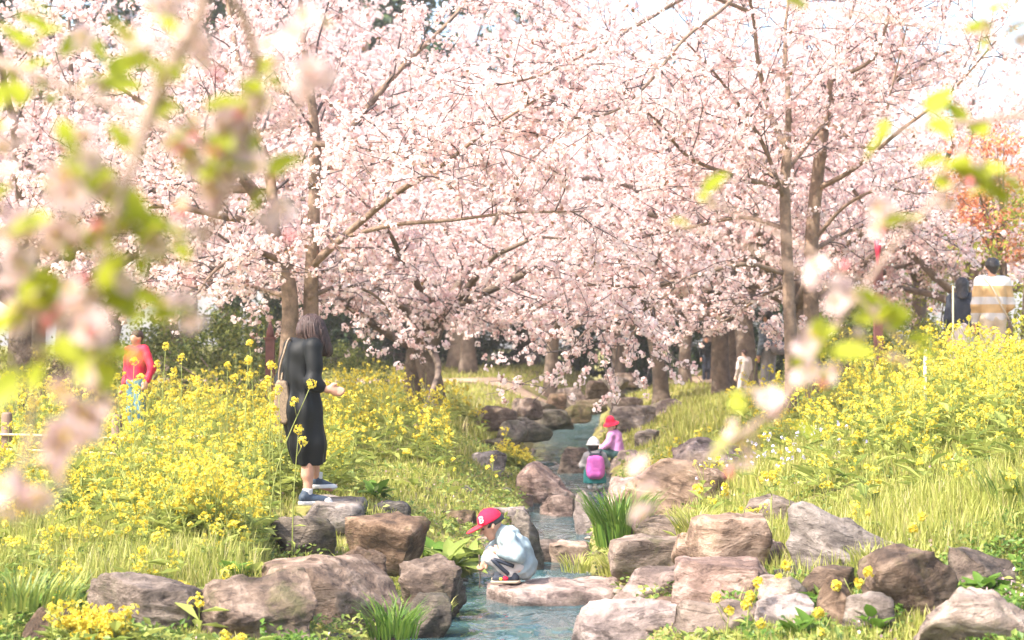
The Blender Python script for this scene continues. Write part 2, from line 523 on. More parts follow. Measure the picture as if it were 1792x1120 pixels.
def make_water():
    ys = np.concatenate([np.arange(6, 30, 0.08), np.arange(30, 58, 0.3)])
    u = np.linspace(-1, 1, 25)
    cx, w, wz = pl(ys, CX), pl(ys, HW) + 0.35, pl(ys, WZ)
    X = cx[:, None] + u[None, :] * w[:, None]
    Y = np.repeat(ys[:, None], 25, 1)
    grad = np.abs(np.gradient(wz, ys))
    Z = wz[:, None] + 0.003 * fnoise(X, Y, 7, 1) + 0.10 * grad[:, None] * fnoise(X, Y, 11, 2)
    V = np.stack([X, Y, Z], -1).reshape(-1, 3)
    n = len(ys)
    i = np.arange(n - 1)[:, None] * 25
    j = np.arange(24)[None, :]
    F = np.stack([i + j, i + j + 1, i + 26 + j, i + 25 + j], -1).reshape(-1, 4)
    m, nt, b, out = new_mat('stream_water')
    v = coords(nt)
    mp = nt.nodes.new('ShaderNodeMapping')
    mp.inputs['Scale'].default_value = (1, 0.55, 1)
    nt.links.new(v, mp.inputs['Vector'])
    n1 = tex_noise(nt, 3.2, 3, 0.5, mp.outputs[0], 0.6)
    bump = nt.nodes.new('ShaderNodeBump')
    bump.inputs['Strength'].default_value = 0.5
    bump.inputs['Distance'].default_value = 0.12
    nt.links.new(n1.outputs['Fac'], bump.inputs['Height'])
    gl = nt.nodes.new('ShaderNodeBsdfGlossy')
    gl.inputs['Roughness'].default_value = 0.03
    gl.inputs['Color'].default_value = (0.92, 0.97, 1.0, 1)
    nt.links.new(bump.outputs[0], gl.inputs['Normal'])
    tr = nt.nodes.new('ShaderNodeBsdfTransparent')
    tr.inputs['Color'].default_value = (0.55, 0.70, 0.70, 1)
    fr = nt.nodes.new('ShaderNodeFresnel')
    fr.inputs['IOR'].default_value = 1.33
    nt.links.new(bump.outputs[0], fr.inputs['Normal'])
    df = nt.nodes.new('ShaderNodeBsdfDiffuse')
    df.inputs['Color'].default_value = (0.12, 0.27, 0.31, 1)
    mt = nt.nodes.new('ShaderNodeMixShader')
    mt.inputs[0].default_value = 0.3
    nt.links.new(tr.outputs[0], mt.inputs[1])
    nt.links.new(df.outputs[0], mt.inputs[2])
    mix = nt.nodes.new('ShaderNodeMixShader')
    nt.links.new(fr.outputs[0], mix.inputs[0])
    nt.links.new(mt.outputs[0], mix.inputs[1])
    nt.links.new(gl.outputs[0], mix.inputs[2])
    ge = nt.nodes.new('ShaderNodeNewGeometry')
    sz = nt.nodes.new('ShaderNodeSeparateXYZ')
    nt.links.new(ge.outputs['Normal'], sz.inputs[0])
    fo = ramp(nt, [(0.975, (0.75, 0.75, 0.75)), (0.994, (0, 0, 0))])
    nt.links.new(sz.outputs['Z'], fo.inputs[0])
    nf = tex_noise(nt, 26, 4, .7, v)
    fr2 = ramp(nt, [(0.42, (0, 0, 0)), (0.58, (1, 1, 1))])
    nt.links.new(nf.outputs['Fac'], fr2.inputs[0])
    fm = nt.nodes.new('ShaderNodeMath')
    fm.operation = 'MULTIPLY'
    nt.links.new(fo.outputs[0], fm.inputs[0])
    nt.links.new(fr2.outputs[0], fm.inputs[1])
    fd = nt.nodes.new('ShaderNodeBsdfDiffuse')
    fd.inputs['Color'].default_value = (0.7, 0.74, 0.74, 1)
    mf2 = nt.nodes.new('ShaderNodeMixShader')
    nt.links.new(fm.outputs[0], mf2.inputs[0])
    nt.links.new(mix.outputs[0], mf2.inputs[1])
    nt.links.new(fd.outputs[0], mf2.inputs[2])
    nt.links.new(mf2.outputs[0], out.inputs['Surface'])
    tag(obj('stream_water', build_mesh('stream_water', V, F, m, smooth=True)), 'shallow clear stream running between the rocks', 'water', kind='structure')


make_water()


# ------------------------------------------------------------------ rocks
def ico(sub):
    import bmesh
    bm = bmesh.new()
    bmesh.ops.create_icosphere(bm, subdivisions=sub, radius=1)
    V = np.array([v.co[:] for v in bm.verts])
    F = np.array([[v.index for v in f.verts] for f in bm.faces])
    bm.free()
    return V, F


ICO = {k: ico(k) for k in (3, 4, 5)}


def rock_mesh(seed, dims, boxy=0.5, cuts=9, rough=0.10, flat=None, sub=4, m=None, strata=0.03):
    """a boulder: squarish ball, chipped by planes, then roughened"""
    r = np.random.default_rng(seed)
    V, F = ICO[sub]
    V = V.copy()
    p = 2 + boxy * 5
    V = V / (np.sum(np.abs(V) ** p, axis=1, keepdims=True) ** (1 / p))
    for _ in range(cuts):
        n = unit(r.normal(size=3) * np.array([1, 1, 0.7]))
        dd = r.uniform(0.5, 0.95)
        o = V @ n - dd
        V = V - np.clip(o, 0, None)[:, None] * n * 0.97
    if flat is not None:
        V[:, 2] = np.where(V[:, 2] > flat, flat + (V[:, 2] - flat) * 0.12, V[:, 2])
    V = V / np.abs(V).max(axis=0)
    D = np.array(dims, float)
    V = V * D
    sc = 2.0 / max(D)
    off = r.uniform(-50, 50, 3)
    N = unit(V / D ** 2)
    amp = rough * float(np.prod(D)) ** (1 / 3)
    tilt = r.normal(size=3) * 0.35 + np.array([0, 0, 1])
    disp = np.empty(len(V))
    for i, v in enumerate(V):
        q = Vector(v * sc * 0.9 + off)
        a = mnoise.fractal(q, 0.8, 2.1, 6)
        b = mnoise.ridged_multi_fractal(Vector(v * sc * 1.1 + off), 0.9, 2.1, 4, 1.0, 2.0)
        e = float(v @ tilt) * sc * 3.2 + 0.5 * mnoise.noise(Vector(v * sc + off))
        e = e - math.floor(e)
        ledge = e if e < 0.82 else (1 - e) * 4.55
        disp[i] = amp * (a * 1.05 - (b - 1.2) * 0.30 + (ledge - 0.4) * strata * 14)
    V = V + N * disp[:, None]
    return build_mesh('rock', V, F, m, smooth=True)


ROCK_XYR = []


def rock(seed, px0, px1, py0, py1, d, mname, label, boxy=0.5, depth=0.9, flat=None, rz=0.0, tilt=0.0, cuts=9, rough=0.10, sub=4, bury=0.22, name='rock', group=None, strata=0.03):
    s = d / F_PX
    w, h = (px1 - px0) * s / 2 * 1.12, (py1 - py0) * s / 2 * 1.04
    h2 = h * (1 + bury)
    c = W((px0 + px1) / 2, py0, d)
    me = rock_mesh(seed, (w, max(w, h) * depth, h2), boxy, cuts, rough, flat, sub, M[mname], strata)
    o = obj(name, me, None, (c.x, c.y + w * depth * 0.25, c.z - h2), (0, tilt, rz))
    ROCK_XYR.append((c.x, c.y + w * depth * .25, w * 1.02, max(w, h) * depth * 0.9))
    return tag(o, label, 'rock', group)


# left bank, front to back
rock(1, 155, 348, 1003, 1125, 10.8, 'rock_brown', 'low brown boulder behind golden flowers at bottom left', 0.3, 0.8, rz=.2, tilt=.1, sub=5)
rock(2, 345, 580, 1000, 1150, 10.7, 'rock_brown', 'big humped dark brown boulder in the left foreground', 0.35, 0.8, rz=-.3, sub=5, cuts=12)
rock(3, 468, 697, 968, 1150, 11.6, 'rock_tan', 'flat topped block of rock left of the near pool', 0.75, 0.8, 0.8, rz=.25, sub=5, cuts=5, rough=.06)
rock(4, 688, 828, 953, 1085, 12.5, 'rock_brown', 'angular peaked rock standing at the left edge of the pool', 0.3, 0.8, rz=.6, sub=5, cuts=14)
rock(5, 598, 750, 903, 1000, 13.6, 'rock_brown', 'wedge shaped brown rock behind the flat topped block', 0.35, 0.8, rz=-.4, cuts=12)
rock(6, 508, 632, 868, 965, 15.2, 'rock_tan', 'layered rock the woman in black stands on', 0.8, 1.6, 0.86, rz=.0, cuts=4, rough=.05)
rock(7, 478, 578, 905, 985, 14.1, 'rock_dark', 'dark shaded rock just below the woman in black', 0.4, 0.8, rz=.3)
rock(8, 645, 748, 848, 900, 17.2, 'rock_brown', 'low flat brown rock among weeds right of the woman', 0.5, 0.9, 0.7, rz=.2)
rock(9, 700, 775, 810, 850, 19.6, 'rock_tan', 'small flat rock half sunk in yellow flowers', 0.4, 0.9, 0.7)
rock(10, 768, 830, 850, 905, 18.4, 'rock_dark', 'dark rounded rock above the broad leaved plant', 0.4)
rock(11, 752, 830, 886, 935, 16.4, 'rock_brown', 'low brown rock behind the red cap', 0.5, 0.9, 0.75)
rock(12, 824, 888, 790, 880, 22.0, 'rock_tan', 'layered upright brown rock left of the flower clump', 0.5, 0.8, rz=.4)
rock(43, 650, 715, 878, 925, 15.4, 'rock_dark', 'small dark rock under leaves beside the wedge rock', 0.4)
rock(44, 786, 832, 742, 806, 26.2, 'rock_brown', 'grey brown rock at the near end of the stone wall', 0.5)
rock(45, 838, 886, 768, 822, 25.6, 'rock_dark', 'dark rock below the mossy row at the pool edge', 0.5)
# in the stream
rock(13, 884, 948, 890, 1000, 14.9, 'rock_dark', 'dark upright stone behind the boy', 0.5, 0.7, rz=.3, sub=4)
rock(14, 912, 1003, 808, 900, 21.0, 'rock_pink', 'large pinkish pointed boulder in mid stream', 0.2, 0.8, rz=.5, cuts=12)
rock(15, 948, 1012, 868, 915, 19.4, 'rock_pink', 'small grey pink rock in front of the pointed boulder', 0.4)
rock(16, 832, 1096, 1004, 1078, 13.55, 'rock_pink', 'long flat slab in the pool the boy crouches on', 0.75, 0.85, 0.6, rz=-.04, cuts=9, rough=.09, sub=5, bury=0.25)
rock(17, 965, 1052, 950, 996, 15.3, 'rock_tan', 'flat tan stepping stone beside the riffle', 0.6, 0.8, 0.7)
rock(18, 1010, 1066, 858, 955, 17.6, 'rock_pink', 'tall pale pink rock at the right of the narrow channel', 0.6, 0.8, rz=.3)
rock(19, 924, 982, 944, 992, 15.4, 'rock_brown', 'small dark brown stone at the foot of the upright stone', 0.4)
rock(46, 880, 930, 860, 892, 20.5, 'rock_pink', 'low wet pinkish rock left of the channel', 0.5, 0.9, 0.7)
# right bank
rock(20, 1068, 1249, 930, 1018, 13.6, 'rock_tan', 'layered ledge rock beside the tall green sedge', 0.6, 0.8, 0.75, rz=.2)
rock(21, 1080, 1259, 984, 1082, 12.6, 'rock_pink', 'middle ledge rock at the right side of the pool', 0.6, 0.8, 0.75, rz=-.2)
rock(22, 1031, 1242, 1054, 1170, 11.4, 'rock_pink', 'pale sloping rock at the bottom edge right of the pool', 0.5, 0.8, rz=.3, sub=5)
rock(23, 1097, 1277, 808, 960, 16.6, 'rock_tan', 'large upright streaked rock on the right bank', 0.45, 0.7, rz=-.3, tilt=.25, cuts=12, strata=.06)
rock(24, 1175, 1290, 750, 830, 19.4, 'rock_pink', 'pale rounded boulder behind pink petals on the right bank', 0.3)
rock(25, 1220, 1361, 902, 1020, 12.3, 'rock_tan', 'stacked ledge rock topmost of the right bank steps', 0.7, 0.8, 0.8, rz=.3)
rock(26, 1195, 1390, 968, 1082, 11.5, 'rock_pink', 'broad sunlit ledge rock in the right bank steps', 0.7, 0.8, 0.75, rz=-.1, sub=5)
rock(27, 1190, 1350, 1040, 1170, 10.8, 'rock_tan', 'ledge rock at the bottom edge below the broad ledge', 0.7, 0.8, 0.8, rz=.2, sub=5)
rock(28, 1344, 1408, 985, 1018, 11.6, 'rock_dark', 'small dark rounded stone lying on the ledges', 0.3)
rock(29, 1376, 1560, 890, 1035, 11.7, 'rock_tan', 'big furrowed boulder under the bright grass on the right', 0.4, 0.8, rz=-.2, tilt=.2, strata=.06)
rock(30, 1530, 1660, 958, 1110, 10.3, 'rock_brown', 'big leaning brown boulder in the right foreground', 0.45, 0.8, rz=.3, tilt=-.2, sub=5, strata=.05)
rock(31, 1588, 1830, 1030, 1180, 9.6, 'rock_tan', 'largest grey boulder in the bottom right corner', 0.3, 0.8, rz=.1, sub=5)
rock(32, 1438, 1492, 1008, 1130, 10.2, 'rock_brown', 'narrow upright dark stone among yellow flowers', 0.5, 0.7)
rock(33, 976, 1032, 783, 850, 25.4, 'rock_brown', 'mossy rock left of the child with the pink backpack', 0.5)
rock(34, 1072, 1152, 704, 768, 29.2, 'rock_tan', 'layered pale rocks behind the child in the pink hat', 0.6, 0.7, .8)
rock(35, 1052, 1112, 780, 850, 25.2, 'rock_pink', 'rock the child in the pink hat sits on', 0.5, 0.8, 0.8)
rock(36, 996, 1082, 850, 890, 22.3, 'rock_pink', 'low pale rock under the child with the pink backpack', 0.5, 0.8, 0.7)
rock(47, 1112, 1165, 752, 800, 26.5, 'rock_tan', 'rounded tan rock at the grass edge right of the children', 0.4)
rock(48, 1060, 1120, 690, 722, 37, 'rock_tan', 'far flat rock on the right of the upper pool', 0.6, 0.8, .7)
rock(49, 1048, 1112, 905, 950, 15.6, 'rock_tan', 'low tan rock behind the tall sedge', 0.5, 0.8, .8)
rock(50, 1330, 1420, 1010, 1075, 10.9, 'rock_tan', 'half buried tan rock right of the broad ledge', 0.5, 0.8, .8)
rock(51, 1480, 1560, 1040, 1130, 10.0, 'rock_brown', 'brown rock between the narrow stone and the leaning boulder', 0.5)
rock(52, 1640, 1792, 960, 1050, 10.6, 'rock_brown', 'broad mossy brown rock above the largest grey boulder', 0.4, 0.7, rz=.3)
rock(53, 700, 790, 1040, 1110, 11.8, 'rock_dark', 'dark wet rock at the waterline left of the pool', 0.5)
rock(54, 590, 670, 960, 1010, 12.9, 'rock_brown', 'brown rock behind the flat topped block', 0.5)
rock(55, 40, 160, 1060, 1140, 10.2, 'rock_brown', 'half hidden brown rock in the bottom left corner', 0.4)
rock(56, 830, 880, 930, 965, 15.8, 'rock_tan', 'small tan rock behind the red cap at the water', 0.5)
rock(57, 1180, 1240, 930, 985, 13.0, 'rock_tan', 'tan rock between the ledge and the stacked steps', 0.6)
rock(58, 1290, 1400, 860, 905, 14.2, 'rock_tan', 'flat rock half covered by grass above the stacked steps', 0.5, 0.8, .8)
rock(59, 1130, 1200, 700, 740, 31, 'rock_tan', 'tan rock on the right bank below the leaning cherry', 0.5)
rock(101, 1088, 1262, 898, 950, 14.6, 'rock_tan', 'long flat ledge under the large streaked rock', 0.85, 0.7, .75, rz=.1, cuts=10, sub=4)
rock(102, 1228, 1392, 936, 990, 12.7, 'rock_pink', 'long flat ledge behind the broad sunlit ledge', 0.85, 0.7, .75, rz=-.1, cuts=10)
rock(103, 1180, 1320, 1000, 1050, 11.9, 'rock_tan', 'flat ledge between the pool side rocks and the broad ledge', 0.85, 0.7, .75, rz=.15, cuts=10)
rock(104, 1330, 1440, 1030, 1100, 10.6, 'rock_pink', 'flat pale ledge right of the lowest ledge', 0.85, 0.7, .75, rz=.1, cuts=10)
rock(105, 1400, 1500, 985, 1040, 11.1, 'rock_brown', 'brown ledge in front of the big furrowed boulder', 0.8, 0.7, .75, rz=-.2, cuts=10)
rock(106, 1120, 1250, 1050, 1110, 11.8, 'rock_tan', 'flat ledge sloping to the pool at the bottom right of the water', 0.85, 0.7, .75, rz=-.1, cuts=10)
rock(107, 1066, 1150, 830, 880, 18.0, 'rock_pink', 'low flat rock behind the tall sedge on the right', 0.7, 0.8, .75, cuts=10)
rock(108, 860, 935, 880, 925, 17.6, 'rock_pink', 'low flat stone left of the narrow channel', 0.7, 0.8, .75, cuts=10)
# retaining wall of the upper pool
UP = [(838, 906, 706, 752, 28.0), (902, 938, 692, 734, 30.0), (930, 964, 690, 732, 31.8), (956, 986, 684, 724, 33.5), (984, 1030, 674, 716, 35.8),
      (1026, 1062, 662, 702, 38.5), (1056, 1090, 656, 692, 41.5), (1084, 1114, 648, 680, 45)]
for k, (a, b, c, e, d) in enumerate(UP):
    rock(60 + k, a - 5, b + 5, c + 5, e - 7, d, ('rock_brown', 'rock_tan', 'rock_brown')[k % 3],
         'rounded stone in the upper row of the stream wall, %s from the near end' % ('first', 'second', 'third', 'fourth', 'fifth', 'sixth', 'seventh', 'eighth')[k],
         0.65, 1.0, None, k * 0.7, cuts=6, rough=.07, sub=4, name='wall_stone', group='stones of the upper wall row')
LO = [(870, 914, 734, 788, 26.8), (906, 954, 724, 770, 28.6), (946, 994, 714, 756, 30.6), (988, 1026, 705, 740, 33.0), (1018, 1060, 697, 726, 35.5), (1048, 1090, 686, 712, 38.5)]
for k, (a, b, c, e, d) in enumerate(LO):
    rock(80 + k, a - 6, b + 6, c + 3, e - 6, d, 'rock_moss',
         'mossy stone in the lower row by the upper pool, %s from the near end' % ('first', 'second', 'third', 'fourth', 'fifth', 'sixth')[k],
         0.5, 1.0, None, k * 0.5, cuts=7, rough=.08, sub=4, name='wall_stone', group='mossy stones of the lower wall row')


def make_pebbles():
    r = np.random.default_rng(77)
    V0, F0 = ico(1)
    n = 900
    y = 9.5 * (34 / 9.5) ** r.uniform(0, 1, n)
    x = pl(y, CX) + r.normal(size=n) * pl(y, HW) * .62
    rad = r.uniform(.015, .06, n)
    V = V0[None] * (rad[:, None, None] * np.array([1.2, 1.0, .6]) * r.uniform(.7, 1.2, (n, 1, 3))) * (1 + r.normal(size=(n, len(V0), 1)) * .08)
    V = V + np.stack([x, y, ground_h(x, y) + rad * .2], 1)[:, None, :]
    F = (np.arange(n) * len(V0))[:, None, None] + F0[None]
    tag(obj('pebbles', build_mesh('pebbles', V.reshape(-1, 3), F.reshape(-1, 3), M['rock_tan'], smooth=True)), 'small pebbles on the bed of the stream', 'pebbles', kind='stuff')


make_pebbles()


def on_rock(x, y, grow=0.0):
    m = np.zeros(np.shape(x), bool)
    for (a, b, rx, ry) in ROCK_XYR:
        m |= ((x - a) / (rx + grow)) ** 2 + ((y - b) / (ry + grow)) ** 2 < 0.8
    return m


# ------------------------------------------------------------------ cherry trees
def grow(r, p, d, L, n, wander, bend):
    p = np.array(p, float)
    d = unit(np.array(d, float))
    pts = [p.copy()]
    st = L / n
    for i in range(n):
        d = unit(d + r.normal(size=3) * wander + np.asarray(bend) * (0.4 + i / n))
        p = p + d * st
        pts.append(p.copy())
    return np.array(pts)


def ramify(r, limbs, sec_gap=0.42, sec_len=(1.0, 2.0), ter_gap=0.28, ter_len=(0.35, 0.85), gap=0.085, start=0.18, bare=0.0, jit=0.03, floor=None):
    secs, ters, C = [], [], []

    def sprinkle(P, g, a0=0.0):
        seg = np.linalg.norm(np.diff(P, axis=0), axis=1)
        L = seg.sum()
        n = max(1, int(L / g))
        t = r.uniform(a0, 1, n) * L
        cum = np.concatenate([[0], np.cumsum(seg)])
        q = np.stack([np.interp(t, cum, P[:, k]) for k in range(3)], 1)
        C.append(q + r.normal(size=q.shape) * jit)

    for P, R in limbs:
        seg = np.linalg.norm(np.diff(P, axis=0), axis=1)
        cum = np.concatenate([[0], np.cumsum(seg)])
        L = cum[-1]
        st0, start = start, max(start, 0.5 if round(R[0] * 1e4) % 10 == 1 else 0)
        n = max(2, int(L * (1 - start) / sec_gap))
        side = 1
        for k in range(n):
            t = L * (start + (1 - start) * (k + r.uniform(0.1, 0.9)) / n)
            i = min(len(seg) - 1, np.searchsorted(cum, t) - 1)
            p = P[i] + (P[i + 1] - P[i]) * ((t - cum[i]) / seg[i])
            T = (P[i + 1] - P[i]) / seg[i]
            sd = unit(np.cross(T, [0, 0, 1]) + 1e-4) * side
            side = -side
            d = T * r.uniform(0.3, 0.9) + sd * r.uniform(0.4, 1.0) + np.array([0, 0, r.uniform(-0.25, 0.75)]) + r.normal(size=3) * 0.15
            ln = r.uniform(*sec_len) * (1.1 - 0.5 * t / L)
            Q = grow(r, p, d, ln, 7, 0.16, (0, 0, -0.035))
            if floor is not None and Q[:, 2].min() < floor:
                continue
            rad0 = max(0.008, np.interp(t, cum, R) * 0.36)
            secs.append((Q, np.linspace(rad0, 0.004, len(Q))))
            sprinkle(Q, gap * 1.2, 0.15)
            m = max(2, int(ln / ter_gap))
            for j in range(m):
                i2 = min(len(Q) - 2, int((0.15 + 0.85 * (j + r.uniform()) / m) * (len(Q) - 1)))
                T2 = unit(Q[i2 + 1] - Q[i2])
                d2 = T2 * 0.6 + unit(r.normal(size=3)) * 0.9 + np.array([0, 0, 0.1])
                Z = grow(r, Q[i2], d2, r.uniform(*ter_len), 4, 0.18, (0, 0, -0.05))
                if floor is not None and Z[:, 2].min() < floor - .12:
                    continue
                ters.append((Z, np.linspace(0.0055, 0.0025, len(Z))))
                sprinkle(Z, gap, 0.1)
        thin = R < (0.03 if start == st0 else 0.012)
        start = st0
        if thin.sum() > 2:
            sprinkle(P[thin], gap * 1.5)
    C = np.concatenate(C)
    if floor is not None:
        C = C[C[:, 2] > floor]
    return secs, ters, C


def blossoms(r, C, k, fr, cr, cup=True):
    """k flowers round every cluster centre; returns verts and faces"""
    n = len(C) * k
    U = unit(r.normal(size=(n, 3)) + np.array([0, 0, 0.15]))
    P = np.repeat(C, k, 0) + U * (cr * r.uniform(0.45, 1.0, (n, 1)))
    N = unit(U + r.normal(size=(n, 3)) * 0.35)
    A, B = basis(N)
    a = np.arange(5) * 2 * np.pi / 5 + 0.3
    s = fr * r.uniform(0.75, 1.25, (n, 1, 1))
    rim = P[:, None, :] + s * (np.cos(a)[None, :, None] * A[:, None, :] + np.sin(a)[None, :, None] * B[:, None, :])
    if cup:
        cen = P[:, None, :] - s * 0.45 * N[:, None, :]
        V = np.concatenate([cen, rim], 1)
        base = (np.arange(n) * 6)[:, None, None]
        f = np.array([[0, 1, 2], [0, 2, 3], [0, 3, 4], [0, 4, 5], [0, 5, 1]])
        return V.reshape(-1, 3), (base + f[None]).reshape(-1, 3)
    return rim.reshape(-1, 3), (np.arange(n) * 5)[:, None] + np.arange(5)[None, :]


def tubes_mesh(name, list_pr, n, m):
    g = Geo()
    for P, R in list_pr:
        g.add(*tube(P, R, n))
    return g.mesh(name, m, True)


def cherry_meshes(seed, trunks, limbs, near, bark, **kw):
    r = np.random.default_rng(seed)
    ra = dict(kw)
    k = ra.pop('k', 9 if near else 7)
    fr = ra.pop('fr', 0.0205 if near else 0.036)
    cr = ra.pop('cr', 0.05 if near else 0.075)
    secs, ters, C = ramify(r, limbs, **ra)
    out = {'trunks': [build_mesh('trunk', *tube(P, R, 14), bark, smooth=True) for P, R in trunks],
           'limbs': [build_mesh('limb', *tube(P, R, 9), bark, smooth=True) for P, R in limbs],
           'twigs': tubes_mesh('twigs', secs + ters, 4 if near else 3, M['bark_twig'])}
    V, F = blossoms(r, C, k, fr, cr, False)
    out['crown'] = build_mesh('crown', V, F, M['blossom'] if near else M['blossom_far'])
    print('cherry', seed, len(C), 'clusters', len(F))
    return out


def put_tree(ms, x, y, rz, label, scale=1.0, name='cherry_tree', cat='tree', group='cherry trees in bloom', z=None, sink=0.05):
    z = float(ground_h(x, y)) - sink if z is None else z
    root = obj(name, None, None, (x, y, z), (0, 0, rz))
    root.scale = (scale,) * 3
    tag(root, label, cat, group)
    for me in ms['trunks']:
        obj('trunk', me, root)
    for me in ms['limbs']:
        obj('limb', me, root)
    obj('twigs', ms['twigs'], root)
    tag(obj('crown', ms['crown'], root), kind='stuff')
    return root


def wobble(r, P, a):
    return P + r.normal(size=P.shape) * a


def generic_limbs(seed, h0, n, L, spread, lean=0.0, up=(0.5, 1.3), rtrunk=0.17):
    r = np.random.default_rng(seed)
    top = np.array([lean, r.normal() * .1, h0])
    T = spline(np.array([[0, 0, 0], [lean * .35 + r.normal() * .05, r.normal() * .05, h0 * .5], top]), sub=5)
    tr = np.linspace(rtrunk * 1.15, rtrunk * 0.8, len(T))
    tr[0] *= 1.35
    tr[1] *= 1.12
    limbs = []
    for i in range(n):
        a = 2 * math.pi * (i + r.uniform(-.3, .3)) / n
        e = r.uniform(*up)
        d = (math.cos(a) * spread, math.sin(a) * spread, e)
        l = L * r.uniform(0.75, 1.15)
        P = grow(r, top - np.array([0, 0, r.uniform(0, .3)]), d, l, 12, 0.11, (math.cos(a) * .03, math.sin(a) * .03, -0.055))
        limbs.append((P, np.linspace(rtrunk * 0.55, 0.012, len(P))))
    # a central leader
    P = grow(r, top, (r.normal() * .2, r.normal() * .2, 1), L * .8, 10, 0.12, (0, 0, 0))
    limbs.append((P, np.linspace(rtrunk * 0.6, 0.012, len(P))))
    return [(T, tr)], limbs


# --- hand-placed near trees: limbs follow the photograph, each with its own depth
def px_limb(root, pts, r0, r1, sub=5):
    P = np.array([list(W(a, b, c) - root) for a, b, c in pts])
    P = spline(P, sub=sub)
    return P, np.linspace(r0, r1, len(P))


def tree_left():
    d = 20.0
    x = (528 - 896) / F_PX * d
    root = Vector((x, d, float(ground_h(x, d)) - 0.05))
    trunks = [px_limb(root, [(496, 815, d), (502, 650, d), (508, 540, d), (497, 460, d), (474, 395, d)], 0.11, 0.075),
              px_limb(root, [(546, 815, d + .1), (545, 640, d + .1), (544, 520, d + .1), (547, 430, d), (550, 330, d)], 0.105, 0.065)]
    L = [([(545, 400, d - .1), (560, 400, d - .5), (590, 430, d - .8), (610, 470, d - 1.)], .02, .006),
         ([(478, 395, d), (440, 330, d), (380, 270, d - .4), (280, 200, d - .8), (160, 120, d - 1.2)], .085, .012),
         ([(478, 395, d), (470, 300, d + .5), (430, 170, d + 1), (400, 20, d + 1.5), (380, -120, d + 2)], .07, .012),
         ([(550, 330, d), (552, 250, d), (540, 140, d), (525, 10, d - .2), (540, -160, d - .4)], .075, .012),
         ([(548, 462, d), (600, 415, d - .1), (690, 340, d - .5), (765, 295, d - 1.), (850, 230, d - 1.6), (960, 160, d - 2.2)], .0491, .01),
         ([(600, 415, d - .1), (690, 393, d - .4), (790, 385, d - .8), (900, 372, d - 1.2), (1020, 370, d - 1.5)], .0301, .008),
         ([(550, 330, d), (610, 230, d + .5), (700, 120, d + 1), (800, 20, d + 1.4), (880, -100, d + 1.8)], .055, .01),
         ([(500, 460, d), (440, 440, d - .6), (380, 470, d - 1.2), (340, 520, d - 1.6)], .04, .008),
         ([(505, 520, d), (430, 500, d + .5), (350, 500, d + .9), (300, 540, d + 1.2)], .03, .008),
         ([(540, 520, d), (600, 500, d + .4), (660, 520, d + .8), (700, 580, d + 1.1)], .03, .008),
         ([(478, 395, d), (400, 380, d - .3), (280, 360, d - .5), (150, 380, d - .7), (40, 440, d - .9)], .05, .01),
         ([(440, 330, d), (330, 330, d + 1.), (200, 300, d + 2), (60, 260, d + 3)], .05, .01),
         ([(550, 250, d), (640, 260, d - .9), (720, 275, d - 2.), (790, 330, d - 2.8)], .035, .008)]
    limbs = [px_limb(root, p, a, b) for p, a, b in L]
    ms = cherry_meshes(21, trunks, limbs, True, M['bark_pale'], sec_gap=0.18, sec_len=(0.7, 1.6), gap=0.092, ter_gap=0.22, start=.1, floor=0.95)
    put_tree(ms, root.x, root.y, 0, 'old two stemmed cherry tree in bloom behind the woman in black', z=root.z)


def tree_right_a():
    d = 21.0
    x = (1382 - 896) / F_PX * d
    root = Vector((x, d, float(ground_h(x, d)) - 0.05))
    trunks = [px_limb(root, [(1386, 720, d), (1384, 600, d), (1379, 480, d), (1374, 340, d), (1378, 262, d)], 0.082, 0.055)]
    L = [([(1378, 262, d), (1350, 200, d), (1328, 110, d - .3), (1318, 20, d - .6), (1290, -80, d - 1)], .0451, .01),
         ([(1378, 262, d), (1381, 170, d), (1375, 60, d + .3), (1390, -60, d + .6)], .0451, .01),
         ([(1372, 478, d), (1300, 462, d - .2), (1200, 488, d - .5), (1120, 502, d - .8), (1020, 500, d - 1.1), (940, 540, d - 1.4)], .0321, .008),
         ([(1130, 500, d - .8), (1070, 540, d - 1.3), (1020, 585, d - 1.7), (990, 625, d - 2.)], .016, .006),
         ([(1200, 488, d - .5), (1150, 530, d - 1.), (1110, 580, d - 1.4), (1090, 615, d - 1.6)], .016, .006),
         ([(1374, 350, d), (1330, 240, d - .4), (1262, 140, d - .9), (1190, 60, d - 1.3)], .03, .008),
         ([(1376, 330, d), (1270, 302, d - .5), (1200, 270, d - 1.), (1150, 210, d - 1.4), (1080, 160, d - 1.8)], .03, .008),
         ([(1310, -40, d - 1), (1270, 10, d - 1.5), (1200, 65, d - 2), (1130, 150, d - 2.5), (1065, 198, d - 3), (980, 206, d - 3.3)], .0241, .009),
         ([(1318, 20, d - .6), (1220, -10, d - 1.2), (1130, 35, d - 1.8), (1040, 85, d - 2.4), (950, 130, d - 2.9), (860, 150, d - 3.3)], .0241, .009),
         ([(1374, 400, d), (1300, 380, d + .6), (1200, 400, d + 1.2), (1100, 420, d + 1.8), (1000, 460, d + 2.3)], .03, .008),
         ([(1376, 300, d), (1430, 230, d + .8), (1500, 130, d + 1.6), (1560, 20, d + 2.4)], .03, .008),
         ([(1372, 500, d), (1330, 520, d + .8), (1270, 560, d + 1.6), (1210, 580, d + 2.2)], .02, .007),
         ([(1376, 330, d), (1280, 230, d + 1), (1150, 120, d + 2), (1000, 40, d + 3), (860, 0, d + 4)], .04, .008)]
    limbs = [px_limb(root, p, a, b) for p, a, b in L]
    ms = cherry_meshes(31, trunks, limbs, True, M['bark_pale'], sec_gap=0.17, sec_len=(0.7, 1.7), gap=0.09, ter_gap=0.21, start=.08, floor=0.42)
    put_tree(ms, root.x, root.y, 0, 'slim pale cherry trunk on the right bank forking in a Y', z=root.z)


